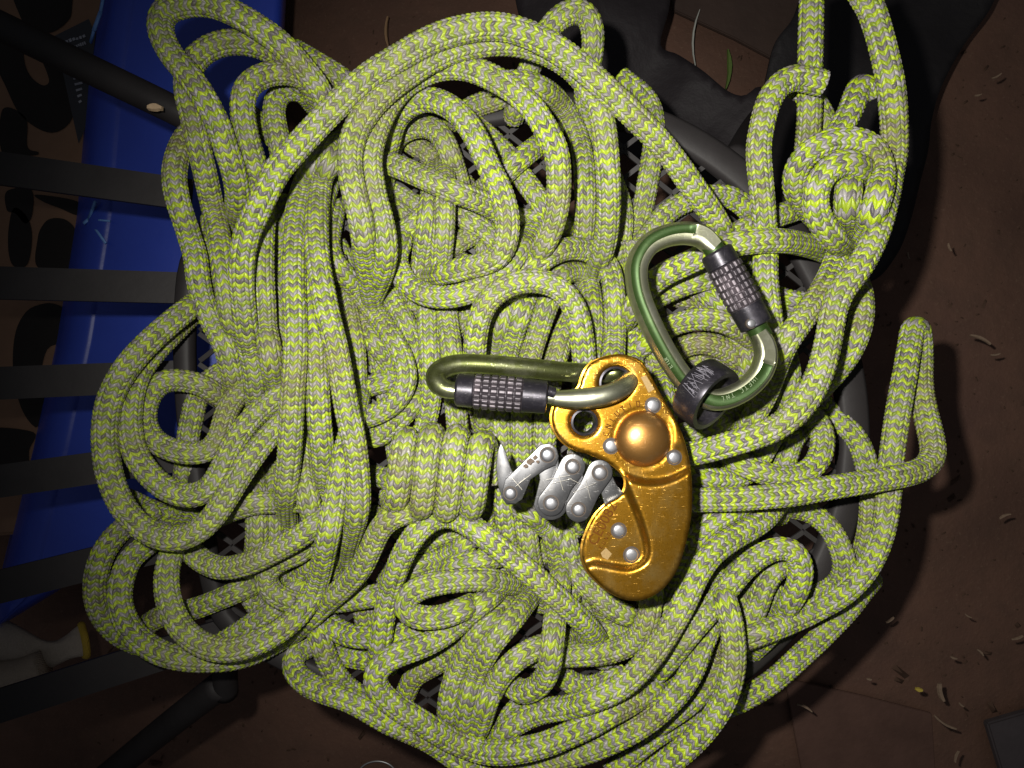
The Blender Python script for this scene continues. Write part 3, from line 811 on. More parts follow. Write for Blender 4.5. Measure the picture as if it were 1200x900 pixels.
SCUFF = simple_mat("pale_scuff", (0.30, 0.20, 0.075), 0.6, 0.2, 0.35, 1500)

DH = 0.400                            # depth of the gold device's flat face


def lathe_between(a, b, prof, seg, mod=None):
    """surface of revolution from a to b; prof = [(t along 0..1, radius)], mod(t, ang) scales nothing but adds to radius"""
    ax = (b - a)
    L = ax.length
    ax = ax / L
    ref = Vector((0, 0, 1)) if abs(ax.z) < 0.9 else Vector((1, 0, 0))
    u = ax.cross(ref).normalized()
    w = u.cross(ax).normalized()
    V, Fc = [], []
    for (t, r) in prof:
        for k in range(seg):
            an = 2 * math.pi * k / seg
            rr = r + (mod(t, an) if mod else 0)
            V.append(a + ax * (t * L) + (u * math.cos(an) + w * math.sin(an)) * rr)
    n = len(prof)
    for i in range(n - 1):
        for k in range(seg):
            k2 = (k + 1) % seg
            Fc.append((i * seg + k, i * seg + k2, (i + 1) * seg + k2, (i + 1) * seg + k))
    Fc.append(tuple(range(seg))[::-1])
    Fc.append(tuple((n - 1) * seg + k for k in range(seg)))
    return V, Fc


def disc_prof(r, h):
    return [(0, r), (0.45, r), (0.75, r * 0.90), (0.93, r * 0.62), (1.0, r * 0.25)], h


SEAT_DARK = simple_mat("dark_seat", (0.06, 0.045, 0.035), 0.6, 0.3, 0.3, 600)


def rivet(x, y, d, rpx, hmm, parent, mat=None, washer=True):
    r = rpx / F * d
    a = P(x, y, d)
    b = a + Vector((0, 0, hmm / 1000.0))
    if washer:
        v, f = lathe_between(a - Vector((0, 0, 0.001)), a + Vector((0, 0, 0.00035)), [(0, r * 1.26), (1, r * 1.22)], 24)
        link_mesh("rivet_seat", v, f, SEAT_DARK, parent).data.set_sharp_from_angle(angle=math.radians(50))
    v, f = lathe_between(a, b, disc_prof(r, hmm)[0], 24)
    o = link_mesh("rivet", v, f, mat or RIVET, parent)
    o.data.set_sharp_from_angle(angle=math.radians(50))
    return o


def smooth_closed(pts, n):
    p = np.asarray(pts, float)
    q = np.vstack([p[-1:], p, p[:2]])
    out = []
    for i in range(len(p)):
        p0, p1, p2, p3 = q[i], q[i + 1], q[i + 2], q[i + 3]
        t = np.linspace(0, 1, 10, endpoint=False)[:, None]
        out.append(0.5 * ((2 * p1) + (-p0 + p2) * t + (2 * p0 - 5 * p1 + 4 * p2 - p3) * t ** 2
                          + (-p0 + 3 * p1 - 3 * p2 + p3) * t ** 3))
    c = np.vstack(out)
    c = np.vstack([c, c[:1]])
    r = resample(c, 1.0, 2)
    per = np.linalg.norm(np.diff(c, axis=0), axis=1).sum()
    return resample(c, per / n, 2)[:-1]


def poly_dist(px, poly):
    """distance from points to a closed polyline, and inside flags"""
    A = poly
    B = np.roll(poly, -1, axis=0)
    d = np.full(len(px), 1e9)
    ins = np.zeros(len(px), bool)
    for a, b in zip(A, B):
        ab = b - a
        t = np.clip(((px - a) @ ab) / (ab @ ab + 1e-12), 0, 1)
        d = np.minimum(d, np.linalg.norm(px - (a + t[:, None] * ab), axis=1))
        c = ((a[1] > px[:, 1]) != (b[1] > px[:, 1]))
        with np.errstate(divide="ignore", invalid="ignore"):
            xi = (b[0] - a[0]) * (px[:, 1] - a[1]) / (b[1] - a[1] + 1e-12) + a[0]
        ins ^= c & (px[:, 0] < xi)
    return d, ins


def plate_mesh(outline, holes, hfun, depth, thick_mm, grid, edge_px):
    """pressed sheet: outline and holes in pixels, hfun = height in mm over the flat; returns verts, faces, material ids"""
    loops = [outline] + holes
    pts = np.vstack(loops)
    edges, k = [], 0
    for lp in loops:
        edges += [(k + i, k + (i + 1) % len(lp)) for i in range(len(lp))]
        k += len(lp)
    x0, y0 = outline.min(0)
    x1, y1 = outline.max(0)
    gx, gy = np.meshgrid(np.arange(x0, x1, grid), np.arange(y0, y1, grid))
    g = np.stack([gx.ravel(), gy.ravel()], 1) + rng.uniform(-0.15, 0.15, (gx.size, 2)) * grid
    d, ins = poly_dist(g, outline)
    ok = ins & (d > grid * 0.6)
    for h in holes:
        dh, ih = poly_dist(g, h)
        ok &= (~ih) & (dh > grid * 0.6)
    inner = g[ok]
    allv = [Vector(q) for q in np.vstack([pts, inner])]
    v2, e2, f2, ov, oe, of = delaunay_2d_cdt(allv, edges, [], 0, 1e-5)
    V2 = np.array([tuple(q) for q in v2])
    cent = np.array([V2[list(f)].mean(0) for f in f2])
    _, ins = poly_dist(cent, outline)
    for h in holes:
        _, ih = poly_dist(cent, h)
        ins &= ~ih
    f2 = [f for f, q in zip(f2, ins) if q]
    dist, _ = poly_dist(V2, outline)
    for h in holes:
        dd, _ = poly_dist(V2, h)
        dist = np.minimum(dist, dd)
    hh = hfun(V2) - 0.9 * np.clip(1 - dist / 2.6, 0, 1) ** 2
    n = len(V2)
    top = [P(x, y, depth - q / 1000.0) for (x, y), q in zip(V2, hh)]
    bot = [P(x, y, depth - q / 1000.0 + thick_mm / 1000.0) for (x, y), q in zip(V2, hh)]
    faces, mid = [], []
    count = {}
    for f in f2:
        f = list(f)
        a, b, c = (V2[f[0]], V2[f[1]], V2[f[2]])
        if (b[0] - a[0]) * (c[1] - a[1]) - (b[1] - a[1]) * (c[0] - a[0]) > 0:
            f = f[::-1]
        faces.append(tuple(f))
        mid.append(1 if dist[f].mean() < edge_px else 0)
        faces.append(tuple(q + n for q in f[::-1]))
        mid.append(0)
        for i in range(len(f)):
            count[(f[i], f[(i + 1) % len(f)])] = 1
    for (a, b) in list(count):
        if (b, a) not in count:
            faces.append((b, a, a + n, b + n))
            mid.append(1)
    return top + bot, faces, mid


def sstep(x):
    x = np.clip(x, 0, 1)
    return x * x * (3 - 2 * x)


# ------------------------------------------------------------------ gold rope device
dev = thing("rope_grip_device", "scratched gold rope grip with a domed bearing and a zigzag tail of grey steel links",
            "rope grip", tuple(P(745, 560, DH)))
OUT = smooth_closed([(732, 415.5), (751, 422.5), (761, 437), (773, 459), (786, 481), (798.5, 506), (805, 527), (809, 546),
                     (811, 572), (810, 605), (803, 640), (793, 669), (777, 690), (757, 702), (735, 703), (712, 692),
                     (697, 679), (686.5, 666), (682, 650), (685, 630), (696, 606), (710, 591), (727, 581), (733, 570.5),
                     (732, 559), (723, 549), (711, 541), (694, 533.5), (677, 528.5), (663, 521), (651, 507), (646.5, 491),
                     (650, 475), (664, 464), (678, 454), (682, 442), (690.5, 427), (704, 419.5), (719, 415.5)], 230)


def circ(x, y, r, n=48):
    a = np.arange(n) * 2 * math.pi / n
    return np.stack([x + r * np.cos(a), y + r * np.sin(a)], 1)


H1, H2 = circ(722, 449, 19.5), circ(685, 495, 15.5)
TRI = smooth_closed([(730, 566), (742, 590), (752, 616), (758, 640), (757, 654), (749, 662), (735, 666), (714, 663), (696, 660),
                     (680, 664), (668, 650), (680, 600), (715, 570)], 90)


def gold_height(q):
    x, y = q[:, 0], q[:, 1]
    yc = 563 - 14.0 * ((x - 764) / 42.0) ** 2
    body = sstep((y - yc + 4) / 13.0) * sstep((x - 700) / 40.0 + sstep((y - 640) / 20.0) * 3)
    d, ins = poly_dist(q, TRI)
    sd = np.where(ins, d, -d)
    rec = sstep((sd + 6) / 12.0)
    h = 3.6 * body * (1 - rec)
    # low crown across the lower body
    h += 0.8 * body * (1 - rec) * np.clip(1 - ((x - 770) / 60.0) ** 2, 0, 1)
    # lip round the holes
    for (cx, cy, r) in ((722, 449, 20), (685, 495, 16)):
        dd = np.hypot(x - cx, y - cy) - r
        h -= 0.55 * np.clip(1 - dd / 4.5, 0, 1)
    # shallow groove round the dome
    dd = np.hypot(x - 753, y - 514)
    h -= 0.5 * np.exp(-((dd - 34) / 2.0) ** 2)
    # flared wedge on the right of the dome
    h += 1.1 * sstep((x - 783) / 10) * sstep((y - 478) / 8) * sstep((530 - y) / 12)
    return h


v, f, mid = plate_mesh(OUT, [H1, H2], gold_height, DH, 2.4, 2.6, -1)
fp = link_mesh("front_plate", v, f, [GOLD, EDGE], dev)
fp.data.polygons.foreach_set("material_index", mid)
fp.data.set_sharp_from_angle(angle=math.radians(55))
OUTB = OUT.copy()
OUTB[:, 0] -= 2.5
v, f, mid = plate_mesh(OUTB, [H1 - [2, 0], H2 - [2, 0]], lambda q: np.zeros(len(q)), DH + 0.0075, 2.0, 8, 1.5)
bp = link_mesh("back_plate", v, f, [GOLD, EDGE], dev)
bp.data.polygons.foreach_set("material_index", mid)
bp.data.set_sharp_from_angle(angle=math.radians(55))
# bushes lining the two holes
for (x, y, r) in ((722, 449, 19.5), (685, 495, 15.5)):
    bm = bmesh.new()
    ro, ri = (r + 0.4) / F * DH, (r - 3.2) / F * DH
    n = 48
    rings = []
    for rad, dz in ((ro, -0.0012), (ri + 0.0004, -0.0009), (ri, -0.002), (ri, -0.0085), (ro, -0.0085)):
        c = P(x, y, DH)
        rings.append([bm.verts.new((c.x + rad * math.cos(k * 2 * math.pi / n), c.y + rad * math.sin(k * 2 * math.pi / n), c.z + dz))
                      for k in range(n)])
    for i in range(4):
        for k in range(n):
            bm.faces.new((rings[i][k], rings[i][(k + 1) % n], rings[i + 1][(k + 1) % n], rings[i + 1][k]))
    link_bm("hole_bush", bm, BLACKM, dev, True, 40)
# domed bearing
prof = []
for i in range(15):
    a = i / 14 * math.pi / 2
    prof.append((math.sin(a), 33 / F * DH * max(0.02, math.cos(a) ** 0.9)))
a0 = P(753, 514, DH + 0.0004)
v, f = lathe_between(a0, a0 + Vector((0, 0, 0.0085)), prof, 64)
link_mesh("bearing_dome", v, f, DOME, dev)
for (x, y, r) in ((765, 475, 8.0), (716, 522.6, 8.0), (790, 536, 7.6)):
    rivet(x, y, DH + 0.0002, r, 1.5, dev)
rivet(725, 621.5, DH + 0.0002, 7.8, 1.6, dev)
rivet(740, 650, DH + 0.0002, 8.2, 1.6, dev)


# small stamped characters, too worn to read, as shallow strokes
def strokes(name, spots, mat, parent, h_mm, depth, seed, size, line=0.9, drop=0.0):
    rs = random.Random(seed)
    V, Fc = [], []
    for (x, y, ang) in spots:
        ca, sa = math.cos(ang), math.sin(ang)

        def loc(u, w):
            return (x + ca * u - sa * w, y + sa * u + ca * w)
        kind = rs.choice("oIlceuhtn")
        s = size
        segs = {"o": [(-.3, -.5, .3, -.5), (.3, -.5, .3, .5), (.3, .5, -.3, .5), (-.3, .5, -.3, -.5)],
                "I": [(0, -.5, 0, .5)], "l": [(-.1, -.5, -.1, .5), (-.1, .5, .3, .5)],
                "c": [(.3, -.5, -.3, -.4), (-.3, -.4, -.3, .4), (-.3, .4, .3, .5)],
                "e": [(.3, -.5, -.3, -.5), (-.3, -.5, -.3, .5), (-.3, .5, .3, .5), (-.3, 0, .2, 0)],
                "u": [(-.3, -.5, -.3, .5), (-.3, .5, .3, .5), (.3, .5, .3, -.5)],
                "h": [(-.3, -.5, -.3, .5), (.3, -.5, .3, .5), (-.3, 0, .3, 0)],
                "t": [(-.35, -.5, .35, -.5), (0, -.5, 0, .5)],
                "n": [(-.3, .5, -.3, -.5), (-.3, -.5, .3, .5), (.3, .5, .3, -.5)]}[kind]
        for (u0, w0, u1, w1) in segs:
            p0, p1 = loc(u0 * s, w0 * s), loc(u1 * s, w1 * s)
            a, b = P(p0[0], p0[1], depth), P(p1[0], p1[1], depth)
            vv, ff = quad_strip_box(a, b, line / F * depth, h_mm / 1000.0)
            k = len(V)
            V += vv
            Fc += [tuple(q + k for q in fc) for fc in ff]
    return link_mesh(name, V, Fc, mat, parent, False)


spots = []
for i in range(8):
    a = math.radians(188 + i * 12.5)
    spots.append((753 + 43 * math.cos(a), 514 + 41 * math.sin(a), a + math.pi / 2))
strokes("stamped_marks", spots, GOLDMARK, dev, 0.16, DH, 3, 6.0, 1.1)


def stamp(text, x, y, ang, size_px, depth, mat, parent, name="stamped_text"):
    cu = bpy.data.curves.new(name, "FONT")
    cu.body = text
    cu.size = size_px / F * depth
    cu.extrude = 0.00006
    cu.bevel_depth = 0.00004
    cu.align_x = "CENTER"
    cu.align_y = "CENTER"
    tmp = bpy.data.objects.new(name, cu)
    COL.objects.link(tmp)
    dg = bpy.context.evaluated_depsgraph_get()
    me = bpy.data.meshes.new_from_object(tmp.evaluated_get(dg))
    bpy.data.objects.remove(tmp)
    me.materials.clear()
    me.materials.append(mat)
    o = bpy.data.objects.new(name, me)
    me.transform(Matrix.Translation(P(x, y, depth) + Vector((0, 0, 0.00007))) @ Matrix.Rotation(ang, 4, "Z"))
    COL.objects.link(o)
    o.parent = parent
    o.matrix_parent_inverse = Matrix.Translation(-Vector(parent.location))
    return o


stamp("CE0082", 706.5, 614, math.radians(62), 17, DH, GOLDMARK, dev)
spots = [(704 + i * 3.2, 641 - i * 5.0, -1.0) for i in range(4)]
strokes("stamped_marks", spots, GOLDMARK, dev, 0.12, DH, 5, 4.0, 0.8)


def patch(name, poly, depth, h_mm, mat, parent):
    n = len(poly)
    top = [P(x, y, depth - h_mm / 1000.0) for x, y in poly]
    bot = [P(x, y, depth + 0.0002) for x, y in poly]
    fc = [tuple(range(n))[::-1], tuple(range(n, 2 * n))]
    fc += [(i, (i + 1) % n, n + (i + 1) % n, n + i) for i in range(n)]
    return link_mesh(name, top + bot, fc, mat, parent, False)


patch("scuffed_patch", [(704, 648), (710, 642), (717, 649), (712, 656), (706, 653)], DH, 0.06, SCUFF, dev)
patch("scuffed_patch", [(751, 442), (757, 440), (767, 456), (760, 460)], DH, 0.06, SCUFF, dev)


# ---- zigzag of links
def capsule(x0, y0, r0, x1, y1, r1, n=14, waist=0.84):
    a = math.atan2(y1 - y0, x1 - x0)
    pts = []
    for k in range(n + 1):
        t = a + math.pi / 2 + math.pi * k / n
        pts.append((x0 + r0 * math.cos(t), y0 + r0 * math.sin(t)))
    mx, my, rm = (x0 + x1) / 2, (y0 + y1) / 2, min(r0, r1) * waist
    pts.append((mx + rm * math.cos(a - math.pi / 2), my + rm * math.sin(a - math.pi / 2)))
    for k in range(n + 1):
        t = a - math.pi / 2 + math.pi * k / n
        pts.append((x1 + r1 * math.cos(t), y1 + r1 * math.sin(t)))
    pts.append((mx + rm * math.cos(a + math.pi / 2), my + rm * math.sin(a + math.pi / 2)))
    return pts


def slab(name, poly, depth, th_mm, mat, parent, bev=0.0005):
    bm = bmesh.new()
    vs = [bm.verts.new(P(x, y, depth)) for x, y in poly]
    fce = bm.faces.new(vs)
    r = bmesh.ops.extrude_face_region(bm, geom=[fce])
    bmesh.ops.translate(bm, vec=(0, 0, -th_mm / 1000.0), verts=[q for q in r["geom"] if isinstance(q, bmesh.types.BMVert)])
    bmesh.ops.recalc_face_normals(bm, faces=bm.faces[:])
    ed = [e for e in bm.edges if e.is_manifold and e.calc_face_angle(0) > 1.0]
    bmesh.ops.bevel(bm, geom=ed, offset=bev, segments=2, affect="EDGES", profile=0.6)
    return link_bm(name, bm, mat, parent, True, 35)


RV = [(598, 578), (641.6, 533), (645.6, 589.6), (671, 547), (678, 597), (703, 554), (724, 592)]
hook = [(587, 520), (592, 528), (598.5, 548), (604, 560), (612, 575), (611, 584), (604, 591), (594, 592), (588, 584), (583.5, 568),
        (581.5, 548), (583, 530)]
slab("link_hook", hook, DH + 0.0040, 2.6, STEEL, dev)
slab("chain_link", [(607, 548), (628, 527), (634, 521.5), (644, 519.5), (652, 525), (655, 535), (651, 545), (638, 551), (622, 562), (612, 585), (604, 590.5),
                    (594, 590), (588, 578), (592, 562)], DH + 0.0010, 2.6, STEEL, dev)
slab("chain_link", capsule(641.6, 533, 13, 645.6, 589.6, 20), DH + 0.0042, 2.6, STEEL, dev)
slab("chain_link", capsule(671, 547, 15, 645.6, 589.6, 15.5), DH + 0.0010, 2.6, STEEL, dev)
slab("chain_link", capsule(671, 547, 12, 678, 597, 15), DH + 0.0042, 2.6, STEEL, dev)
slab("chain_link", capsule(703, 554, 15, 678, 597, 15), DH + 0.0010, 2.6, STEEL, dev)
slab("chain_link", capsule(703, 554, 12, 724, 592, 15), DH + 0.0044, 2.6, STEEL, dev)
for (x, y), r in zip(RV[:6], (7.0, 7.8, 7.8, 7.8, 7.4, 8.0)):
    rivet(x, y, DH + 0.0012, r, 2.0, dev)
RUST = simple_mat("rust_brown", (0.12, 0.085, 0.06), 0.8, 0, 0.4, 900)
rs = random.Random(2)
for (x, y, r) in ((621, 541, 4.6), (627, 536, 3.2), (616, 546, 2.6), (630, 541, 2.2), (612, 540, 1.6)):
    patch("rust_spot", [(x + r * rs.uniform(.6, 1.2) * math.cos(a), y + r * rs.uniform(.5, 1.0) * math.sin(a)) for a in np.arange(9) * 0.698], DH + 0.0010 - 0.0026, 0.04, RUST, dev)
for (x0, y0, x1, y1) in ((640, 562, 668, 557), (644, 567, 670, 561), (652, 548, 660, 575), (666, 560, 690, 572), (672, 577, 698, 566), (686, 561, 692, 585), (604, 570, 622, 556), (600, 560, 612, 574), (608, 566, 616, 560)):
    a_, b_ = P(x0, y0, DH - 0.00162), P(x1, y1, DH - 0.00162)
    vv, ff = quad_strip_box(a_, b_, 0.00011, 0.00008)
    link_mesh("scratch", vv, ff, EDGE, dev, False)

# ------------------------------------------------------------------ carabiners


def sweep_section(name, path, secfun, mats, parent, closed=False):
    """path: Nx3 px,px,depth; secfun(u) -> list of (q across in mm, h up in mm, material id of the face to the next point)"""
    w = np.array([tuple(P(*p)) for p in path])
    t = np.gradient(w, axis=0)
    t /= np.linalg.norm(t, axis=1)[:, None]
    V, Fc, M = [], [], []
    n = None
    for i in range(len(w)):
        tt = Vector(t[i])
        side = tt.cross(Vector((0, 0, 1)))
        if side.length < 0.2:
            side = Vector((0, 1, 0))
        side.normalize()
        upv = side.cross(tt).normalized()
        sec = secfun(i / (len(w) - 1))
        n = len(sec)
        for (q, h, m) in sec:
            V.append(Vector(w[i]) + side * (q / 1000.0) + upv * (h / 1000.0))
    for i in range(len(w) - 1):
        sec = secfun(i / (len(w) - 1))
        for k in range(n):
            k2 = (k + 1) % n
            Fc.append((i * n + k, i * n + k2, (i + 1) * n + k2, (i + 1) * n + k))
            M.append(sec[k][2])
    Fc.append(tuple(range(n))[::-1])
    M.append(0)
    Fc.append(tuple((len(w) - 1) * n + k for k in range(n)))
    M.append(0)
    o = link_mesh(name, V, Fc, mats, parent)
    o.data.polygons.foreach_set("material_index", M)
    o.data.set_sharp_from_angle(angle=math.radians(58))
    return o


def ibeam(wd, ht, off, rec, green):
    """rounded bar with a recessed flat on its upper and lower face"""
    a, b = wd / 2, ht / 2
    rw = wd * 0.24
    dp = rec
    top = [(a, -b * .35, 0), (a, b * .35, 0), (a * .93, b * .68, 0), (a * .72, b * .93, 0)]
    r1 = off + rw
    r2 = off - rw
    r1 = min(r1, a * .62)
    r2 = max(r2, -a * .62)
    e = 0.35
    topf = [(r1 + e, b, 0), (r1, b - dp * .8, green), (r1 - .25, b - dp, green), (r2 + .25, b - dp, green), (r2, b - dp * .8, 0), (r2 - e, b, 0)]
    left = [(-a * .72, b * .93, 0), (-a * .93, b * .68, 0), (-a, b * .35, 0), (-a, -b * .35, 0), (-a * .93, -b * .68, 0), (-a * .72, -b * .93, 0)]
    right = [(a * .72, -b * .93, 0), (a * .93, -b * .68, 0)]
    return top + topf + left + right


def sleeve(a, b, r, parent, bands, cols, mirror=False):
    """screw sleeve: smooth collars and a belt of square knurls"""
    seg = cols * 8
    prof = [(0.0, r * .80), (0.012, r * .93), (0.03, r * .97)]
    T0, T1 = 0.20, 0.73
    ts = np.linspace(0.03, 0.985, 130)
    for t in ts:
        rr = r * (0.97 + 0.05 * math.sin(math.pi * t))
        prof.append((float(t), rr))
    prof += [(0.992, r * .93), (1.0, r * .74)]

    def mod(t, an):
        if not (T0 < t < T1):
            return 0.0
        g = (t - T0) / (T1 - T0) * bands
        gv = abs((g % 1) - 0.5) * 2
        cv = abs(((an / (2 * math.pi) * cols) % 1) - 0.5) * 2
        k = max(sstep(np.array((gv - 0.70) / 0.2)).item(), sstep(np.array((cv - 0.62) / 0.25)).item())
        return 0.00035 - 0.0009 * k
    v, f = lathe_between(a, b, prof, seg, mod)
    o = link_mesh("screw_sleeve", v, f, [BLACKM, KNURL], parent)
    m = []
    for i in range(len(prof) - 1):
        inb = T0 < prof[i][0] < T1
        m += [1 if inb else 0] * seg
    m += [0, 0]
    o.data.polygons.foreach_set("material_index", m)
    o.data.set_sharp_from_angle(angle=math.radians(65))
    return o


def bar(name, a, b, r, mat, parent, seg=24):
    v, f = lathe_between(a, b, [(0, r * .8), (0.03, r), (0.97, r), (1, r * .8)], seg)
    o = link_mesh(name, v, f, mat, parent)
    o.data.set_sharp_from_angle(angle=math.radians(45))
    return o


# -- the one clipped into the gold device
ca = thing("carabiner", "olive green screw gate carabiner lying on its side, clipped through the gold rope grip", "carabiner",
           tuple(P(620, 450, 0.405)), "screw gate carabiners on the rope")
pathA = np.array([(641, 465, .3905), (655, 467, .3905), (675, 467.5, .390), (698, 465.5, .3895), (716, 461, .391), (730, 453.5, .396), (737, 446, .404),
                  (736, 439.5, .4125), (722, 437, .4175), (700, 438, .4180), (660, 435.5, .4120), (620, 431.5, .4080), (580, 428, .4050), (550, 426.5, .4030), (530, 428, .4010),
                  (516, 433.5, .3985), (510.5, 441.5, .3960), (514, 450.5, .3935), (524, 456.5, .3920), (538, 458.5, .3910)])
pathA = catmull3(pathA * np.array([1, 1, 1000.0]), 2.0) / np.array([1, 1, 1000.0])


def secA(u):
    wd = 10.4 if 0.08 < u < 0.97 else 8.0
    wd = np.interp(u, [0, 0.04, 0.10, 0.93, 1.0], [5.5, 8.4, 10.4, 10.2, 7.6])
    n = 20
    out = []
    for k in range(n):
        a = 2 * math.pi * k / n
        out.append((wd / 2 * math.cos(a), wd / 2 * 0.98 * math.sin(a), 1 if (0.02 < u < 0.27 and 2 <= k <= 8) else 0))
    return out


sweep_section("carabiner_body", pathA, secA, [OLIVE, RUBBED], ca)
ga, gb = P(534, 456.5, .3905), P(641, 465.5, .3895)
sleeve(ga, gb, 0.0083, ca, 6, 17)
bar("gate_pin", P(636, 465.2, .3895), P(653, 466.6, .3900), 0.0030, RUBBED, ca)
bar("gate_notch", P(641, 458, .3880), P(650, 461, .3885), 0.0030, BLACKM, ca)

# -- the upright one
cb = thing("carabiner", "upright green carabiner with rubbed silver edges, its foot through the black ring", "carabiner",
           tuple(P(820, 380, 0.405)), "screw gate carabiners on the rope")
DB = 0.394
pathB = np.array([(887, 389), (895, 403), (897, 420), (889, 440), (870, 458), (846, 468), (826, 466), (806, 450), (786, 423),
                  (766, 387), (750.5, 350), (745.5, 322), (749, 303), (761, 286.5), (781, 276.5), (803, 273.5), (822, 277.5), (837, 291)], float)
pathB = np.hstack([pathB, np.full((len(pathB), 1), DB)])
pathB[:, 2] += np.interp(np.arange(len(pathB)), [0, 4, 7, 11, 17], [0, 0.002, 0.006, 0.003, 0])
pathB = catmull3(pathB * np.array([1, 1, 1000.0]), 2.0) / np.array([1, 1, 1000.0])


def secB(u):
    wd = np.interp(u, [0, 0.04, 0.09, 0.93, 0.98, 1.0], [8.0, 9.6, 10.6, 10.8, 9.5, 8.0])
    rec = np.interp(u, [0.085, 0.10, 0.265, 0.285, 0.30, 0.33, 0.915, 0.93], [0, 1.3, 1.3, 1.3, 1.3, 1.3, 1.3, 0])
    off = np.interp(u, [0, 0.30, 0.38, 0.9, 1], [-0.2, -0.3, -1.9, -1.9, -1.0])
    return ibeam(wd, 11.0, off, rec + 0.02, 1 if rec > 0.5 else 0)


sweep_section("carabiner_body", pathB, secB, [RUBBED, GREEN], cb)
sa_, sb_ = P(838.5, 294, DB - 0.001), P(886.5, 382, DB - 0.001)
sleeve(sa_, sb_, 0.0082, cb, 6, 17)
bar("gate_pin", P(880, 371, DB - 0.001), P(894, 396, DB), 0.0052, GREEN, cb)
bar("gate_pin", P(842, 300, DB - 0.001), P(831, 283, DB), 0.0050, GREEN, cb)
rivet(880, 379, DB - 0.0088, 5.2, 1.4, cb, RIVET)
# worn lettering on the green flats
sp = []
N = len(pathB)
for i in range(int(N * 0.125), int(N * 0.265), 3):
    if 17 < i - int(N * 0.125) < 21:
        continue
    d = pathB[i + 1] - pathB[i - 1]
    nrm = np.array([d[1], -d[0]]) / np.hypot(d[0], d[1])
    sp.append((pathB[i][0] - nrm[0] * 0.7, pathB[i][1] - nrm[1] * 0.7, math.atan2(d[1], d[0])))
zb = DB - 0.0055 + 0.0013
strokes("stamped_marks", sp, MARK, cb, 0.12, zb + 0.0010, 21, 5.0, 0.75)
sp = []
for i in list(range(int(N * 0.43), int(N * 0.50), 2)) + list(range(int(N * 0.64), int(N * 0.69), 2)):
    d = pathB[i + 1] - pathB[i - 1]
    nrm = np.array([d[1], -d[0]]) / np.hypot(d[0], d[1])
    sgn_out = -1 if (pathB[i][0] + nrm[0] * 4) > pathB[i][0] else 1
    sp.append((pathB[i][0] - 4.2 * abs(nrm[0]), pathB[i][1] + 4.2 * abs(nrm[1]), math.atan2(d[1], d[0])))
strokes("stamped_marks", sp, MARK, cb, 0.12, zb + 0.0045, 23, 4.5, 0.7)

# -- black ring captive on the upright carabiner
ringc = P(827, 462, 0.3990)
axd = Vector((0.80 * 0.77, -0.80 * 0.66, 0.62)).normalized()
prof = []
Ro, Ri, Wd = 0.0172, 0.0128, 0.0068
sec = [(-Wd, Ro * .96), (-Wd * .8, Ro), (Wd * .75, Ro), (Wd, Ro * .965), (Wd, Ri * 1.10), (Wd * .8, Ri), (-Wd * .8, Ri), (-Wd, Ri * 1.06)]
u_ = axd.cross(Vector((0, 0, 1))).normalized()
w_ = axd.cross(u_).normalized()
V, Fc, n = [], [], 64
for (s_, r_) in sec:
    for k in range(n):
        a = 2 * math.pi * k / n
        V.append(ringc + axd * s_ + (u_ * math.cos(a) + w_ * math.sin(a)) * r_)
m_ = len(sec)
for i in range(m_):
    for k in range(n):
        Fc.append((i * n + k, i * n + (k + 1) % n, ((i + 1) % m_) * n + (k + 1) % n, ((i + 1) % m_) * n + k))
rg = link_mesh("metal_ring", V, Fc, BLACKM)
rg.data.set_sharp_from_angle(angle=math.radians(40))
tag(rg, "thick black anodised metal ring with scratched marks threaded on the upright carabiner's foot", "ring")
# scratched emblem on the outer face of the ring
V, Fc = [], []
rs = random.Random(4)
for k in range(46):
    a = math.radians(rs.uniform(-30, 20))
    ctr = None
    best = None
    s0, s1 = rs.uniform(-0.8, 0.3) * Wd, rs.uniform(-0.5, 0.6) * Wd
    # the outer face turned up-left towards the camera
    base = Vector((-0.55, 0.45, 0.75))
    base = (base - axd * base.dot(axd)).normalized()
    oth = axd.cross(base)
    a1 = a + math.radians(rs.uniform(-7, 7))
    p0 = ringc + axd * s0 + (base * math.cos(a) + oth * math.sin(a)) * (Ro + 0.00004)
    p1 = ringc + axd * s1 + (base * math.cos(a1) + oth * math.sin(a1)) * (Ro + 0.00004)
    vv, ff = quad_strip_box(p0, p1, 0.00016, 0.00010, base)
    q = len(V)
    V += vv
    Fc += [tuple(z + q for z in fc) for fc in ff]
link_mesh("scratched_emblem", V, Fc, simple_mat("scratched_white", (0.17, 0.16, 0.19), 0.6, 0, 0.3, 900), rg, False)

# ------------------------------------------------------------------ ground and what lies on it
def ground_mat():
    t = NT("brown_ground")
    a = t.noise(3.2, 6, 0.6)
    b = t.noise(26, 5, 0.65)
    c_ = t.noise(240, 3, 0.6)
    c = t.ramp(a.outputs["Fac"], [(0.30, (0.070, 0.038, 0.028)), (0.52, (0.150, 0.080, 0.055)), (0.75, (0.115, 0.062, 0.050))])
    c = t.mix(t.math("MULTIPLY", t.ramp(b.outputs["Fac"], [(0.45, 0.0), (0.7, 1.0)]), 0.35), c, (0.075, 0.047, 0.033, 1))
    c = t.mix(t.math("MULTIPLY", t.ramp(c_.outputs["Fac"], [(0.60, 0.0), (0.74, 1.0)]), 0.35), c, (0.23, 0.15, 0.10, 1))
    t.set(Base_Color=c, Roughness=0.75)
    t.b.inputs["Specular IOR Level"].default_value = 0.25
    h = t.math("ADD", t.math("MULTIPLY", b.outputs["Fac"], 1.0), t.math("MULTIPLY", c_.outputs["Fac"], 0.25))
    t.bump(h, 0.6, 0.004)
    return t.m


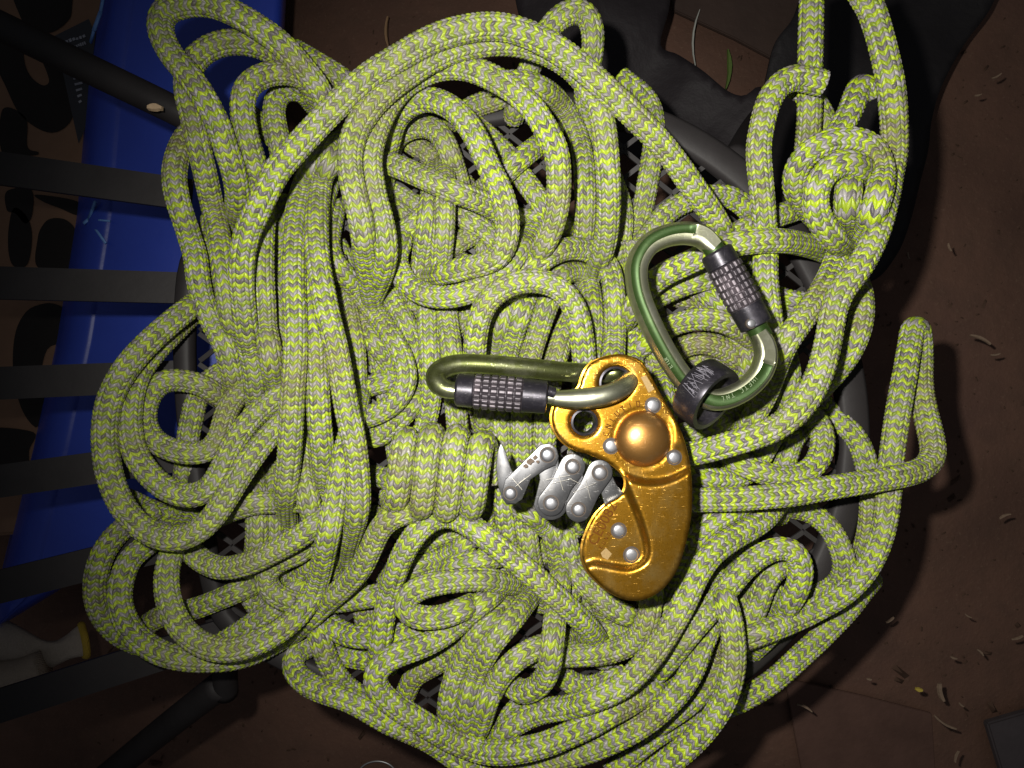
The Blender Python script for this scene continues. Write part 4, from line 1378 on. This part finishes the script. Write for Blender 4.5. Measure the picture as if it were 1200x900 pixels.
GD = CAM_Z
nx = 160
V, Fc = [], []
for i in range(nx + 1):
    for j in range(nx + 1):
        x, y = (i / nx - 0.5) * 8.0, (j / nx - 0.5) * 8.0
        z = 0.004 * math.sin(x * 9 + 1) * math.sin(y * 7) + 0.002 * math.sin(x * 31 + y * 17)
        V.append((x, y, z - 0.004))
for i in range(nx):
    for j in range(nx):
        a = i * (nx + 1) + j
        Fc.append((a, a + nx + 1, a + nx + 2, a + 1))
g = link_mesh("ground", V, Fc, ground_mat())
g["kind"] = "structure"


def grid_sheet(name, outline, depth_fun, mat, th=0.003, grid=9.0, parent=None):
    """thin limp sheet: outline in pixels, depth_fun(x, y) metres from the camera"""
    out = smooth_closed(outline, max(40, int(len(outline) * 9)))
    x0, y0 = out.min(0)
    x1, y1 = out.max(0)
    gx, gy = np.meshgrid(np.arange(x0, x1, grid), np.arange(y0, y1, grid))
    q = np.stack([gx.ravel(), gy.ravel()], 1)
    d, ins = poly_dist(q, out)
    q = q[ins & (d > grid * .5)]
    allv = [Vector(z) for z in np.vstack([out, q])]
    v2, _, f2, *_r = delaunay_2d_cdt(allv, [(i, (i + 1) % len(out)) for i in range(len(out))], [], 0, 1e-5)
    V2 = np.array([tuple(z) for z in v2])
    ce = np.array([V2[list(f)].mean(0) for f in f2])
    _, ins = poly_dist(ce, out)
    f2 = [f for f, k in zip(f2, ins) if k]
    top = [P(x, y, depth_fun(x, y)) for x, y in V2]
    bot = [p - Vector((0, 0, th)) for p in top]
    n = len(top)
    faces, cnt = [], {}
    for f in f2:
        f = list(f)
        a, b, c = V2[f[0]], V2[f[1]], V2[f[2]]
        if (b[0] - a[0]) * (c[1] - a[1]) - (b[1] - a[1]) * (c[0] - a[0]) > 0:
            f = f[::-1]
        faces += [tuple(f), tuple(k + n for k in f[::-1])]
        for i in range(3):
            cnt[(f[i], f[(i + 1) % 3])] = 1
    for (a, b) in cnt:
        if (b, a) not in cnt:
            faces.append((b, a, a + n, b + n))
    return link_mesh(name, top + bot, faces, mat, parent)


def cloth_mat(name, col):
    t = NT(name)
    n = t.noise(9, 4)
    wv = t.noise(420, 3)
    c = t.mix(n.outputs["Fac"], tuple(c * .7 for c in col) + (1,), tuple(c * 1.3 for c in col) + (1,))
    t.set(Base_Color=c, Roughness=0.62)
    t.b.inputs["Specular IOR Level"].default_value = 0.3
    t.bump(t.math("ADD", t.math("MULTIPLY", n.outputs["Fac"], 3.0), t.math("MULTIPLY", wv.outputs["Fac"], 0.12)), 0.5, 0.006)
    return t.m


CL1, CL2 = cloth_mat("black_cloth", (0.020, 0.016, 0.018)), cloth_mat("black_nylon", (0.015, 0.013, 0.014))


def fold(x, y, base, s):
    return base - 0.010 * math.sin(x / 47.0 + y / 80.0 + s) - 0.007 * math.sin(y / 33.0 - x / 61.0 + s * 2) - 0.003 * math.sin(x / 17.0 + y / 23.0)


o = grid_sheet("dark_cloth", [(600, -60), (700, -60), (782, -40), (785, 5), (774, 52), (795, 64), (824, 83), (852, 106), (872, 112), (890, 101), (905, 116),
                              (900, 170), (880, 230), (830, 215), (760, 190), (690, 160), (640, 120)], lambda x, y: fold(x, y, 0.80, 0.3), CL1)
tag(o, "rumpled black cloth with a humped edge lying behind the top of the seat rim", "cloth")
o = grid_sheet("dark_cloth", [(905, 60), (930, 20), (960, -40), (1060, -60), (1172, -50), (1163, 5), (1130, 52), (1104, 100), (1092, 140), (1088, 175), (1078, 215),
                              (1066, 262), (1050, 300), (1020, 330), (960, 330), (900, 260), (890, 160)], lambda x, y: fold(x, y, 0.86, 1.7), CL2)
tag(o, "black cloth spread under the hanging rope knot, its slanted edge against the bare brown ground", "cloth")


# loose brown panels on the ground
def panel(name, poly, depth, th, mat, label, cat):
    bm = bmesh.new()
    vs = [bm.verts.new(P(x, y, depth)) for x, y in poly]
    fce = bm.faces.new(vs)
    r = bmesh.ops.extrude_face_region(bm, geom=[fce])
    bmesh.ops.translate(bm, vec=(0, 0, -th), verts=[q for q in r["geom"] if isinstance(q, bmesh.types.BMVert)])
    bmesh.ops.recalc_face_normals(bm, faces=bm.faces[:])
    bmesh.ops.bevel(bm, geom=bm.edges[:], offset=th * .2, segments=2, affect="EDGES")
    o = link_bm(name, bm, mat, None, True, 40)
    return tag(o, label, cat)


BROWN = simple_mat("brown_board", (0.120, 0.066, 0.050), 0.8, 0, 0.3, 30, 0.5, 0.002, 0.2)
SLATE = simple_mat("slate_sheet", (0.075, 0.062, 0.064), 0.7, 0, 0.25, 40, 0.4, 0.001, 0.3)
panel("floor_board", [(920, 795), (1010, 815), (1092, 836), (1098, 935), (946, 935), (933, 868)], 0.943, 0.004, BROWN,
      "flat brown board lying on the ground below the pile's lower right side", "board")
panel("slate_tile", [(1157, 848), (1240, 824), (1240, 940), (1185, 940)], 0.934, 0.010, SLATE,
      "grey blue flat tile with a corner pointing in at the lower right", "tile")
panel("dark_board", [(776, -60), (960, -60), (960, 62), (935, 84), (860, 44), (790, 12)], 0.925, 0.006,
      simple_mat("dark_board", (0.060, 0.038, 0.030), 0.7, 0, 0.3, 25, 0.4, 0.002, 0.3),
      "dark brown board with a straight pale edge between the two black cloths", "board")

# ------------------------------------------------------------------ splinters and blades of grass
CHIP = simple_mat("pale_wood", (0.22, 0.15, 0.10), 0.7, 0, 0.35, 300)


def chip(x, y, ln, wd, ang, depth, mat, name, label, cat, group=None, taper=0.3):
    s = depth / F
    c = P(x, y, depth)
    ca_, sa_ = math.cos(ang), math.sin(ang)
    V, n = [], 5
    for i in range(n + 1):
        t = i / n - 0.5
        wv = wd * (1 - taper * abs(2 * t) ** 2) * rng.uniform(0.8, 1.1)
        bend = 0.08 * ln * (4 * t * t) * (1 if (x + y) % 2 else -1)
        for (a, b, z) in ((t * ln, -wv / 2 + bend, 0.0), (t * ln, wv / 2 + bend, 0.0), (t * ln, wv / 3 + bend, wd * .5), (t * ln, -wv / 3 + bend, wd * .5)):
            V.append((c.x + (a * ca_ - b * sa_) * s, c.y - (a * sa_ + b * ca_) * s, c.z + z * s))
    Fc = []
    for i in range(n):
        for k in range(4):
            Fc.append((i * 4 + k, i * 4 + (k + 1) % 4, i * 4 + 4 + (k + 1) % 4, i * 4 + 4 + k))
    Fc += [(3, 2, 1, 0), (n * 4, n * 4 + 1, n * 4 + 2, n * 4 + 3)]
    return tag(link_mesh(name, V, Fc, mat, None, False), label, cat, group)


GS = "pale wood splinters on the brown ground"
SPL = ((1149, 396, 26, 4, .42), (1166, 416, 11, 3, -.15), (1101, 811, 21, 6, 1.35), (943, 828, 20, 3, .45), (1106, 848, 30, 3.5, .55),
                        (1192, 748, 14, 3, -.3), (1177, 604, 14, 3, -.4), (1112, 290, 10, 2.5, 1.2), (1168, 90, 12, 3, -.5), (1146, 112, 8, 2.5, -.2),
                        (1117, 771, 8, 3, .3), (1149, 764, 10, 3, .8), (1043, 727, 11, 3, -.6), (1126, 826, 7, 2.5, .7), (1120, 886, 14, 3, 1.9),
                        (1018, 796, 6, 3, .2), (1064, 300, 8, 2, 1.3), (1134, 722, 9, 2, .5))
SPL_LABEL = ['long pale splinter on the ground right of the rope loop that bends upward',
             'stubby splinter just below the longest right hand splinter',
             'upright thick pale splinter at lower right near the yellow leaf scrap', "pale splinter lying on the flat brown board's left part", "long thin splinter crossing the flat brown board's right edge", 'thin splinter at the right edge above the grey blue tile',
             'faint splinter near the right edge, halfway down', "tiny upright splinter on the ground right of the knot's lower loops", "pale splinter at upper right beside the black cloth's slanted edge", 'smaller splinter just left of the upper right one',
             'tiny brown splinter above the upright thick splinter',
             'small slanted splinter right of the tiny brown one', "pale splinter closest to the pile's lower right outline", "tiny splinter right of the upright thick splinter's foot", 'steep splinter at the bottom edge between board and tile', "tiniest splinter at the flat brown board's top edge", "short upright splinter beside the knot's shadow", 'small splinter on bare ground above the tiny brown splinter']
for (x, y, ln, wd, a), lb in zip(SPL, SPL_LABEL):
    chip(x, y, ln, wd, a, GD - 0.012 if y > 790 and x < 1100 else GD - 0.002, CHIP, "wood_splinter", lb, "splinter", GS)
chip(1076, 808, 8, 5, .2, GD - 0.012, simple_mat("yellow_leaf", (0.50, 0.38, 0.06), .6), "leaf_scrap", "tiny yellow leaf scrap on the ground left of an upright splinter", "leaf")
chip(812, 44, 66, 2.4, 1.65, 0.916, simple_mat("straw", (0.45, 0.45, 0.40), .6), "straw_stalk", "thin pale straw stalk standing over the dark board", "straw", None, .5)
chip(855, 82, 46, 6, 1.62, 0.93, simple_mat("green_grass", (0.10, 0.16, 0.03), .6), "grass_blade", "short green grass blade beside the black cloth's edge", "grass", None, .7)
chip(452, 38, 36, 4, 1.55, 0.92, simple_mat("brown_straw", (0.34, 0.20, 0.10), .7), "brown_stalk", "dry brown stalk on the ground above the big rope arch", "straw", None, .4)
chip(441, 74, 22, 4, 2.1, 0.92, simple_mat("tan_straw", (0.36, 0.24, 0.13), .7), "brown_stalk", "short tan stalk on the ground touching the big rope arch's outline", "straw", None, .4)
chip(183, 126, 17, 9, .05, 0.4615, simple_mat("tan_flake", (0.50, 0.36, 0.22), .7, 0, .3, 300), "wood_flake", "tan wood flake resting on the slanted black tube", "flake", None, .5)

# fine litter: crumbs of bark and grit
V, Fc = [], []
for i in range(1500):
    x, y = rng.uniform(-0.50, 0.62), rng.uniform(-0.50, 0.46)
    s_, a = rng.uniform(0.0006, 0.0022) * (1 + 2 * (rng.random() > .93)), rng.uniform(0, 6.28)
    k = len(V)
    z0 = 0.004 * math.sin(x * 9 + 1) * math.sin(y * 7) - 0.003
    ln = rng.uniform(.5, 2.0)
    for (a_, b_) in ((-ln, -.5), (ln * .8, -.6), (ln, .4), (-ln * .7, .6)):
        V.append((x + (a_ * math.cos(a) - b_ * math.sin(a)) * s_, y + (a_ * math.sin(a) + b_ * math.cos(a)) * s_, z0))
    V.append((x, y, z0 + s_ * .9))
    Fc += [(k, k + 1, k + 4), (k + 1, k + 2, k + 4), (k + 2, k + 3, k + 4), (k + 3, k, k + 4), (k + 3, k + 2, k + 1, k)]
lt = link_mesh("ground_litter", V, Fc, simple_mat("bark_crumbs", (0.10, 0.06, 0.042), .9, 0, .6, 40, 0, 0, .1), None, False)
lt["kind"] = "stuff"

# thin steel wire loop at the bottom
pts = [P(442 + 22 * math.cos(a), 908 + 16 * math.sin(a), 0.946) for a in np.linspace(0, 2 * math.pi, 40)]
o = tube("wire_loop", pts, 0.0011, simple_mat("dull_wire", (0.5, 0.5, 0.5), .4, .8), None, 8, 0.002, False)
tag(o, "thin dull metal wire loop below the pile at the bottom edge", "wire")

# ------------------------------------------------------------------ round garden chair
PAINT = simple_mat("black_chair_paint", (0.026, 0.023, 0.0235), 0.55, 0.0, 0.3, 40, 0.25, 0.0006, 0.25)
SEATC = (597.0, 505.0)
RIM_D = 0.512
chair = thing("garden_chair", "black painted metal garden chair with a round expanded mesh seat and flat strip slats", "chair",
              tuple(P(SEATC[0], SEATC[1], 0.95)))
RIM = smooth_closed([(219, 340), (217, 430), (224, 520), (238, 620), (254, 700), (275, 735), (325, 766), (395, 800), (470, 846), (560, 886), (640, 884),
                     (720, 864), (800, 826), (880, 768), (940, 705), (978, 630), (996, 560), (999, 495), (990, 425), (966, 345), (920, 263),
                     (860, 201), (787, 155), (712, 132), (640, 126), (580, 133), (500, 146), (420, 165), (330, 200), (262, 250), (230, 295)], 160)
bm = bmesh.new()
k = 12
cc = P(SEATC[0], SEATC[1], RIM_D)
R = 400.0 / F * RIM_D
ctr_ = np.array([tuple(P(x, y, RIM_D)) for x, y in RIM])
tn = np.roll(ctr_, -1, 0) - np.roll(ctr_, 1, 0)
tn /= np.linalg.norm(tn, axis=1)[:, None]
rows = []
for i in range(len(RIM)):
    hw = float(np.interp(RIM[i][0], [220, 420, 700, 1000], [0.0062, 0.0075, 0.0095, 0.0098]))
    nrm = Vector((tn[i][1], -tn[i][0], 0))
    row = []
    for j in range(k):
        b = 2 * math.pi * j / k
        cx = abs(math.cos(b)) ** .6 * math.copysign(1, math.cos(b)) * hw
        cz = abs(math.sin(b)) ** .6 * math.copysign(1, math.sin(b)) * 0.0062
        row.append(bm.verts.new(Vector(ctr_[i]) + nrm * cx + Vector((0, 0, cz))))
    rows.append(row)
for i in range(len(rows)):
    i2 = (i + 1) % len(rows)
    for j in range(k):
        bm.faces.new((rows[i][j], rows[i2][j], rows[i2][(j + 1) % k], rows[i][(j + 1) % k]))
link_bm("seat_rim", bm, PAINT, chair)
# expanded metal: zigzag strands that meet at their peaks
V, Fc = [], []
cw, ch = 0.021, 0.0098
dz = RIM_D + 0.001
R = R * 1.08
nrow = int(R / ch) + 1
for r_ in range(-nrow, nrow + 1):
    y = r_ * ch
    if abs(y) >= R:
        continue
    half = math.sqrt(R * R - y * y)
    q = int(half / (cw / 2))
    last = None
    for i in range(-q, q + 1):
        s = 1 if (i + r_) % 2 else -1
        px_, py_ = (cc.x + i * cw / 2) / RIM_D * F + 600, 450 - (cc.y + y) / RIM_D * F
        if not poly_dist(np.array([[px_, py_]]), RIM)[1][0]:
            last = None
            continue
        p = Vector((cc.x + i * cw / 2, cc.y + y + s * ch * 0.40, CAM_Z - dz * KD + 0.0006 * s))
        if last is not None:
            vv, ff = quad_strip_box(last, p, 0.0030, 0.0016)
            kk = len(V)
            V += vv
            Fc += [tuple(z + kk for z in fc) for fc in ff]
        last = p
sm = link_mesh("seat_mesh", V, Fc, simple_mat("mesh_paint", (0.032, 0.029, 0.029), 0.5, 0.1, 0.3, 60), chair, False)
sm["kind"] = "stuff"


def flat_slat(p0, p1, w, th):
    a, b = P(*p0), P(*p1)
    bm = bmesh.new()
    d = (b - a).normalized()
    s = d.cross(Vector((0, 0, 1))).normalized() * (w / 2)
    u = s.cross(d).normalized() * (th / 2)
    L = 14
    rows = []
    for i in range(L + 1):
        t = i / L
        c = a.lerp(b, t)
        rows.append([bm.verts.new(c + s + u), bm.verts.new(c - s + u), bm.verts.new(c - s - u), bm.verts.new(c + s - u)])
    for i in range(L):
        for j in range(4):
            bm.faces.new((rows[i][j], rows[i + 1][j], rows[i + 1][(j + 1) % 4], rows[i][(j + 1) % 4]))
    bm.faces.new(rows[0][::-1])
    bm.faces.new(rows[-1])
    bmesh.ops.bevel(bm, geom=[e for e in bm.edges if e.calc_face_angle(0) > 1], offset=th * .3, segments=2, affect="EDGES")
    return link_bm("slat", bm, PAINT, chair, True, 40)


for (x0, y0, x1, y1) in ((-170, 174, 225, 229), (-170, 327, 225, 338), (-170, 456, 225, 440), (-170, 588, 232, 531), (-170, 730, 240, 627), (-170, 881, 262, 743)):
    flat_slat((x0, y0, 0.462), (x1, y1, 0.512), 0.0198, 0.004)
tube("back_tube", [P(-170, -50, 0.440), P(-20, 21, 0.462), P(90, 74, 0.474), P(200, 127, 0.484), P(300, 178, 0.505)], 0.0088, PAINT, chair, 20, 0.006)
tube("leg", [P(262, 800, 0.575), P(190, 856, 0.625), P(60, 960, 0.74), P(-40, 1030, 0.90)], 0.0105, PAINT, chair, 18, 0.008)
tube("leg", [P(256, 720, 0.535), P(262, 770, 0.555), P(265, 812, 0.58)], 0.0085, PAINT, chair, 18, 0.006)
tube("leg", [P(860, 190, 0.53), P(880, 150, 0.70), P(900, 120, 0.94)], 0.009, PAINT, chair, 16, 0.02)
tube("leg", [P(940, 720, 0.53), P(900, 720, 0.70), P(880, 700, 0.94)], 0.009, PAINT, chair, 16, 0.02)

# ------------------------------------------------------------------ blue bin, carton, glove at the left
def blue_mat():
    t = NT("blue_plastic")
    n = t.noise(14, 4)
    fine = t.noise(260, 3)
    c = t.mix(n.outputs["Fac"], (0.018, 0.040, 0.34, 1), (0.030, 0.075, 0.52, 1))
    t.set(Base_Color=c, Roughness=0.38)
    t.bump(t.math("ADD", n.outputs["Fac"], t.math("MULTIPLY", fine.outputs["Fac"], .08)), 0.25, 0.004)
    return t.m


ys = np.linspace(-90, 735, 60)
xl = np.interp(ys, [-90, 0, 100, 250, 400, 530, 690, 740], [124, 118, 102, 90, 66, 38, 0, -12])
xr = np.interp(ys, [-90, 60, 140, 300, 420, 520, 620, 690, 735], [338, 330, 322, 300, 272, 232, 160, 70, -4])
V, Fc = [], []
prof = [(0, -3, 0.90), (0, 0, 0.735), (0, 3, 0.708), (0, 9, 0.692), (0, 18, 0.684), (0, 30, 0.681), (0, 38, 0.6812), (0, 40, 0.6825), (0, 43, 0.6828),
        (1, -14, 0.6828), (1, -6, 0.686), (1, -1, 0.698), (1, 2, 0.90)]
for y, a, b in zip(ys, xl, xr):
    for (w, dx, d) in prof:
        x = (a + min(dx, (b - a) * .6)) if w == 0 else max(b + dx, a + (b - a) * .7)
        V.append(P(x, y, d + 0.006 * math.sin(y / 180.0)))
m_ = len(prof)
for i in range(len(ys) - 1):
    for j in range(m_ - 1):
        Fc.append((i * m_ + j, i * m_ + j + 1, (i + 1) * m_ + j + 1, (i + 1) * m_ + j))
Fc += [tuple(range(m_))[::-1], tuple((len(ys) - 1) * m_ + j for j in range(m_))]
bn = link_mesh("plastic_bin", V, Fc, blue_mat())
tag(bn, "glossy dark blue plastic bin with a rounded pale blue edge behind the chair slats", "bin")
V, Fc = [], []  # flash glints along the bin's creases, painted as lighter blue ridges
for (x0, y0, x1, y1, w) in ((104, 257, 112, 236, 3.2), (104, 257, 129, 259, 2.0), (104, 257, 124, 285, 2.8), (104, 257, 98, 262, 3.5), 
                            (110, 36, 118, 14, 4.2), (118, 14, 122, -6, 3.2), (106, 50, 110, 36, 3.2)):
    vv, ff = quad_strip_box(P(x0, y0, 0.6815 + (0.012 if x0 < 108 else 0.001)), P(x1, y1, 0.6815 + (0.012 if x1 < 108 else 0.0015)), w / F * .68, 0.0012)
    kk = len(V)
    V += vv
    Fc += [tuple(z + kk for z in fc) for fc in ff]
link_mesh("crease_glint", V, Fc, simple_mat("glint_blue", (0.16, 0.34, 0.75), .4, 0, .3, 300), bn)

carton = thing("cardboard_box", "brown cardboard box printed with large black letters behind the chair slats", "box", tuple(P(20, 300, 0.74)))
CARD = simple_mat("cardboard", (0.25, 0.145, 0.09), 0.85, 0, 0.15, 50, 0.2, 0.0008, 0.15)
bm = bmesh.new()
poly = [(-140, -120), (130, -120), (128, 60), (112, 400), (96, 620), (-140, 640)]
vs = [bm.verts.new(P(x, y, 0.735)) for x, y in poly]
fce = bm.faces.new(vs)
r = bmesh.ops.extrude_face_region(bm, geom=[fce])
bmesh.ops.translate(bm, vec=(0, 0, -0.16), verts=[q for q in r["geom"] if isinstance(q, bmesh.types.BMVert)])
bmesh.ops.recalc_face_normals(bm, faces=bm.faces[:])
bmesh.ops.bevel(bm, geom=bm.edges[:], offset=0.003, segments=2, affect="EDGES")
link_bm("carton_face", bm, CARD, carton, True, 40)
INK = simple_mat("black_ink", (0.022, 0.018, 0.016), 0.7, 0, 0.2, 60, 0, 0, .2)


def ink(poly, hole=None):
    out = smooth_closed(poly, 60)
    if hole is None:
        loops = [out]
    else:
        loops = [out, smooth_closed(hole, 40)]
    pts = np.vstack(loops)
    ed, k = [], 0
    for lp in loops:
        ed += [(k + i, k + (i + 1) % len(lp)) for i in range(len(lp))]
        k += len(lp)
    v2, _, f2, *_r = delaunay_2d_cdt([Vector(q) for q in pts], ed, [], 0, 1e-5)
    V2 = np.array([tuple(q) for q in v2])
    ce = np.array([V2[list(f)].mean(0) for f in f2])
    _, ins = poly_dist(ce, loops[0])
    if hole is not None:
        _, ih = poly_dist(ce, loops[1])
        ins &= ~ih
    fc = [tuple(f) for f, q in zip(f2, ins) if q]
    fc = [f[::-1] if (V2[f[1]][0] - V2[f[0]][0]) * (V2[f[2]][1] - V2[f[0]][1]) - (V2[f[1]][1] - V2[f[0]][1]) * (V2[f[2]][0] - V2[f[0]][0]) > 0 else f for f in fc]
    link_mesh("printed_letter", [P(x, y, 0.7343) for x, y in V2], fc, INK, carton, False)


ink([(-20, 30), (10, 34), (40, 48), (75, 75), (88, 110), (84, 140), (66, 155), (45, 151), (22, 132), (6, 100), (-8, 70)],
    [(28, 60), (38, 62), (48, 70), (56, 88), (57, 97), (50, 100), (38, 92), (30, 78)])
ink([(14, -30), (80, -40), (84, 10), (78, 26), (60, 38), (40, 36), (24, 20)])
ink([(3, 128), (30, 138), (32, 172), (45, 178), (40, 182), (3, 180)])
ink([(8, 224), (36, 222), (38, 250), (30, 262), (18, 250), (8, 246)])
ink([(16, 244), (30, 252), (37, 270), (36, 296), (30, 312), (16, 312), (10, 296), (10, 268)])
ink([(60, 256), (78, 258), (90, 274), (91, 312), (45, 314), (44, 280), (50, 264)])
ink([(42, 228), (90, 236), (91, 252), (70, 244), (50, 236)])
ink([(46, 357), (64, 356), (80, 368), (82, 402), (64, 404), (54, 412), (48, 440), (52, 470), (46, 500), (34, 494), (22, 470), (15, 430), (18, 390), (30, 366)])
ink([(-30, 506), (38, 506), (34, 528), (28, 560), (-30, 562)])
# label card between carton and bin
lab = patch("label_card", [(64, 42), (104, 22), (112, 40), (100, 150), (92, 168), (72, 78)], 0.7230, 1.5, simple_mat("black_label", (0.02, 0.02, 0.026), .4), None)
tag(lab, "black printed card with small white lettering wedged beside the blue bin's top", "card")
V, Fc = [], []
rs = random.Random(9)
for (x0, y0, x1, y1) in ((77, 49, 101, 42), (87, 55, 101, 50)):
    n = 6
    for i in range(n):
        t0, t1 = i / n, (i + .7) / n
        vv, ff = quad_strip_box(P(x0 + (x1 - x0) * t0, y0 + (y1 - y0) * t0, .7212), P(x0 + (x1 - x0) * t1, y0 + (y1 - y0) * t1 + rs.uniform(-.8, .8), .7212), rs.uniform(2.4, 4) / F * .72, .0003)
        kk = len(V)
        V += vv
        Fc += [tuple(z + kk for z in fc) for fc in ff]
for i in range(5):
    y = 91 + i * 7
    vv, ff = quad_strip_box(P(86 + i * 1.6, y + 1, .7212), P(97 - i * .4, y - 1, .7212), 2.6 / F * .72, .0003)
    kk = len(V)
    V += vv
    Fc += [tuple(z + kk for z in fc) for fc in ff]
link_mesh("white_lettering", V, Fc, simple_mat("label_white", (.32, .32, .36), .6), lab, False)


# knitted work glove: only its cuff end is in view
def knit_mat(name, c0, c1):
    t = NT(name)
    wv = t.node("ShaderNodeTexWave")
    wv.inputs["Scale"].default_value = 420
    wv.inputs["Distortion"].default_value = 2.0
    wv.inputs["Detail"].default_value = 2
    n = t.noise(700, 3)
    big = t.noise(25, 3)
    t.l.new(t.tc.outputs["Object"], wv.inputs["Vector"])
    c = t.mix(big.outputs["Fac"], c0, c1)
    t.set(Base_Color=t.mix(t.math("MULTIPLY", n.outputs["Fac"], .5), c, (0.10, 0.08, 0.07, 1)), Roughness=0.9)
    t.b.inputs["Specular IOR Level"].default_value = 0.1
    t.bump(t.math("ADD", wv.outputs["Fac"], n.outputs["Fac"]), .7, .0008)
    return t.m


gl = thing("work_glove", "grey knitted work glove with a yellow cuff trim lying at the left edge", "glove", tuple(P(20, 765, 0.70)))
V, Fc = [], []
st = [(-95, 745, 62, .012), (-60, 752, 58, .016), (-25, 757, 47, .018), (5, 760, 37, .018), (30, 764, 27, .016), (50, 767, 19, .014), (66, 765, 14, .013), (80, 759, 14, .014), (91, 754, 17, .015), (97, 752, 18, .013)]
cs = catmull3(np.array([(a, b, c, ) for a, b, c, _ in st], float), 4.0)
hs = np.interp(np.linspace(0, 1, len(cs)), np.linspace(0, 1, len(st)), [q[3] for q in st])
n = 36
for i, ((x, y, h), hz) in enumerate(zip(cs, hs)):
    t = i / (len(cs) - 1)
    for k in range(n):
        a = 2 * math.pi * k / n
        wr = 1 + .07 * math.sin(3 * a + 6 * t) + .05 * math.sin(5 * a - 9 * t)
        dx = 5 * math.sin(a) * t * t * 2
        V.append(P(x + dx * .3 + (t > .8) * 2 * math.cos(a), y + h * math.sin(a) * wr, 0.715 - hz * math.cos(a) * wr * .8 - .004 * math.sin(t * 14)))
for i in range(len(cs) - 1):
    for k in range(n):
        Fc.append((i * n + k, i * n + (k + 1) % n, (i + 1) * n + (k + 1) % n, (i + 1) * n + k))
Fc.append(tuple(range(n)))
Fc.append(tuple((len(cs) - 1) * n + k for k in range(n))[::-1])
link_mesh("glove_body", V, Fc, knit_mat("grey_knit", (0.50, 0.42, 0.34, 1), (0.66, 0.56, 0.46, 1)), gl)
pts = V[(len(cs) - 1) * n:(len(cs)) * n]
pts = [p + Vector((.001, 0, 0)) for p in pts]
tube("cuff_trim", pts + pts[:1], 0.0030, knit_mat("yellow_trim", (0.60, 0.40, 0.04, 1), (0.72, 0.50, 0.06, 1)), gl, 10, 0.002, False)
pts = [P(-60, 800, .705), P(-20, 795, .70), (P(25, 788, .702)), P(52, 778, .706)]
tube("glove_finger", pts, np.array([0.013] * 1), knit_mat("grey_knit_finger", (0.48, 0.39, 0.30, 1), (0.60, 0.49, 0.38, 1)), gl, 18, .004)
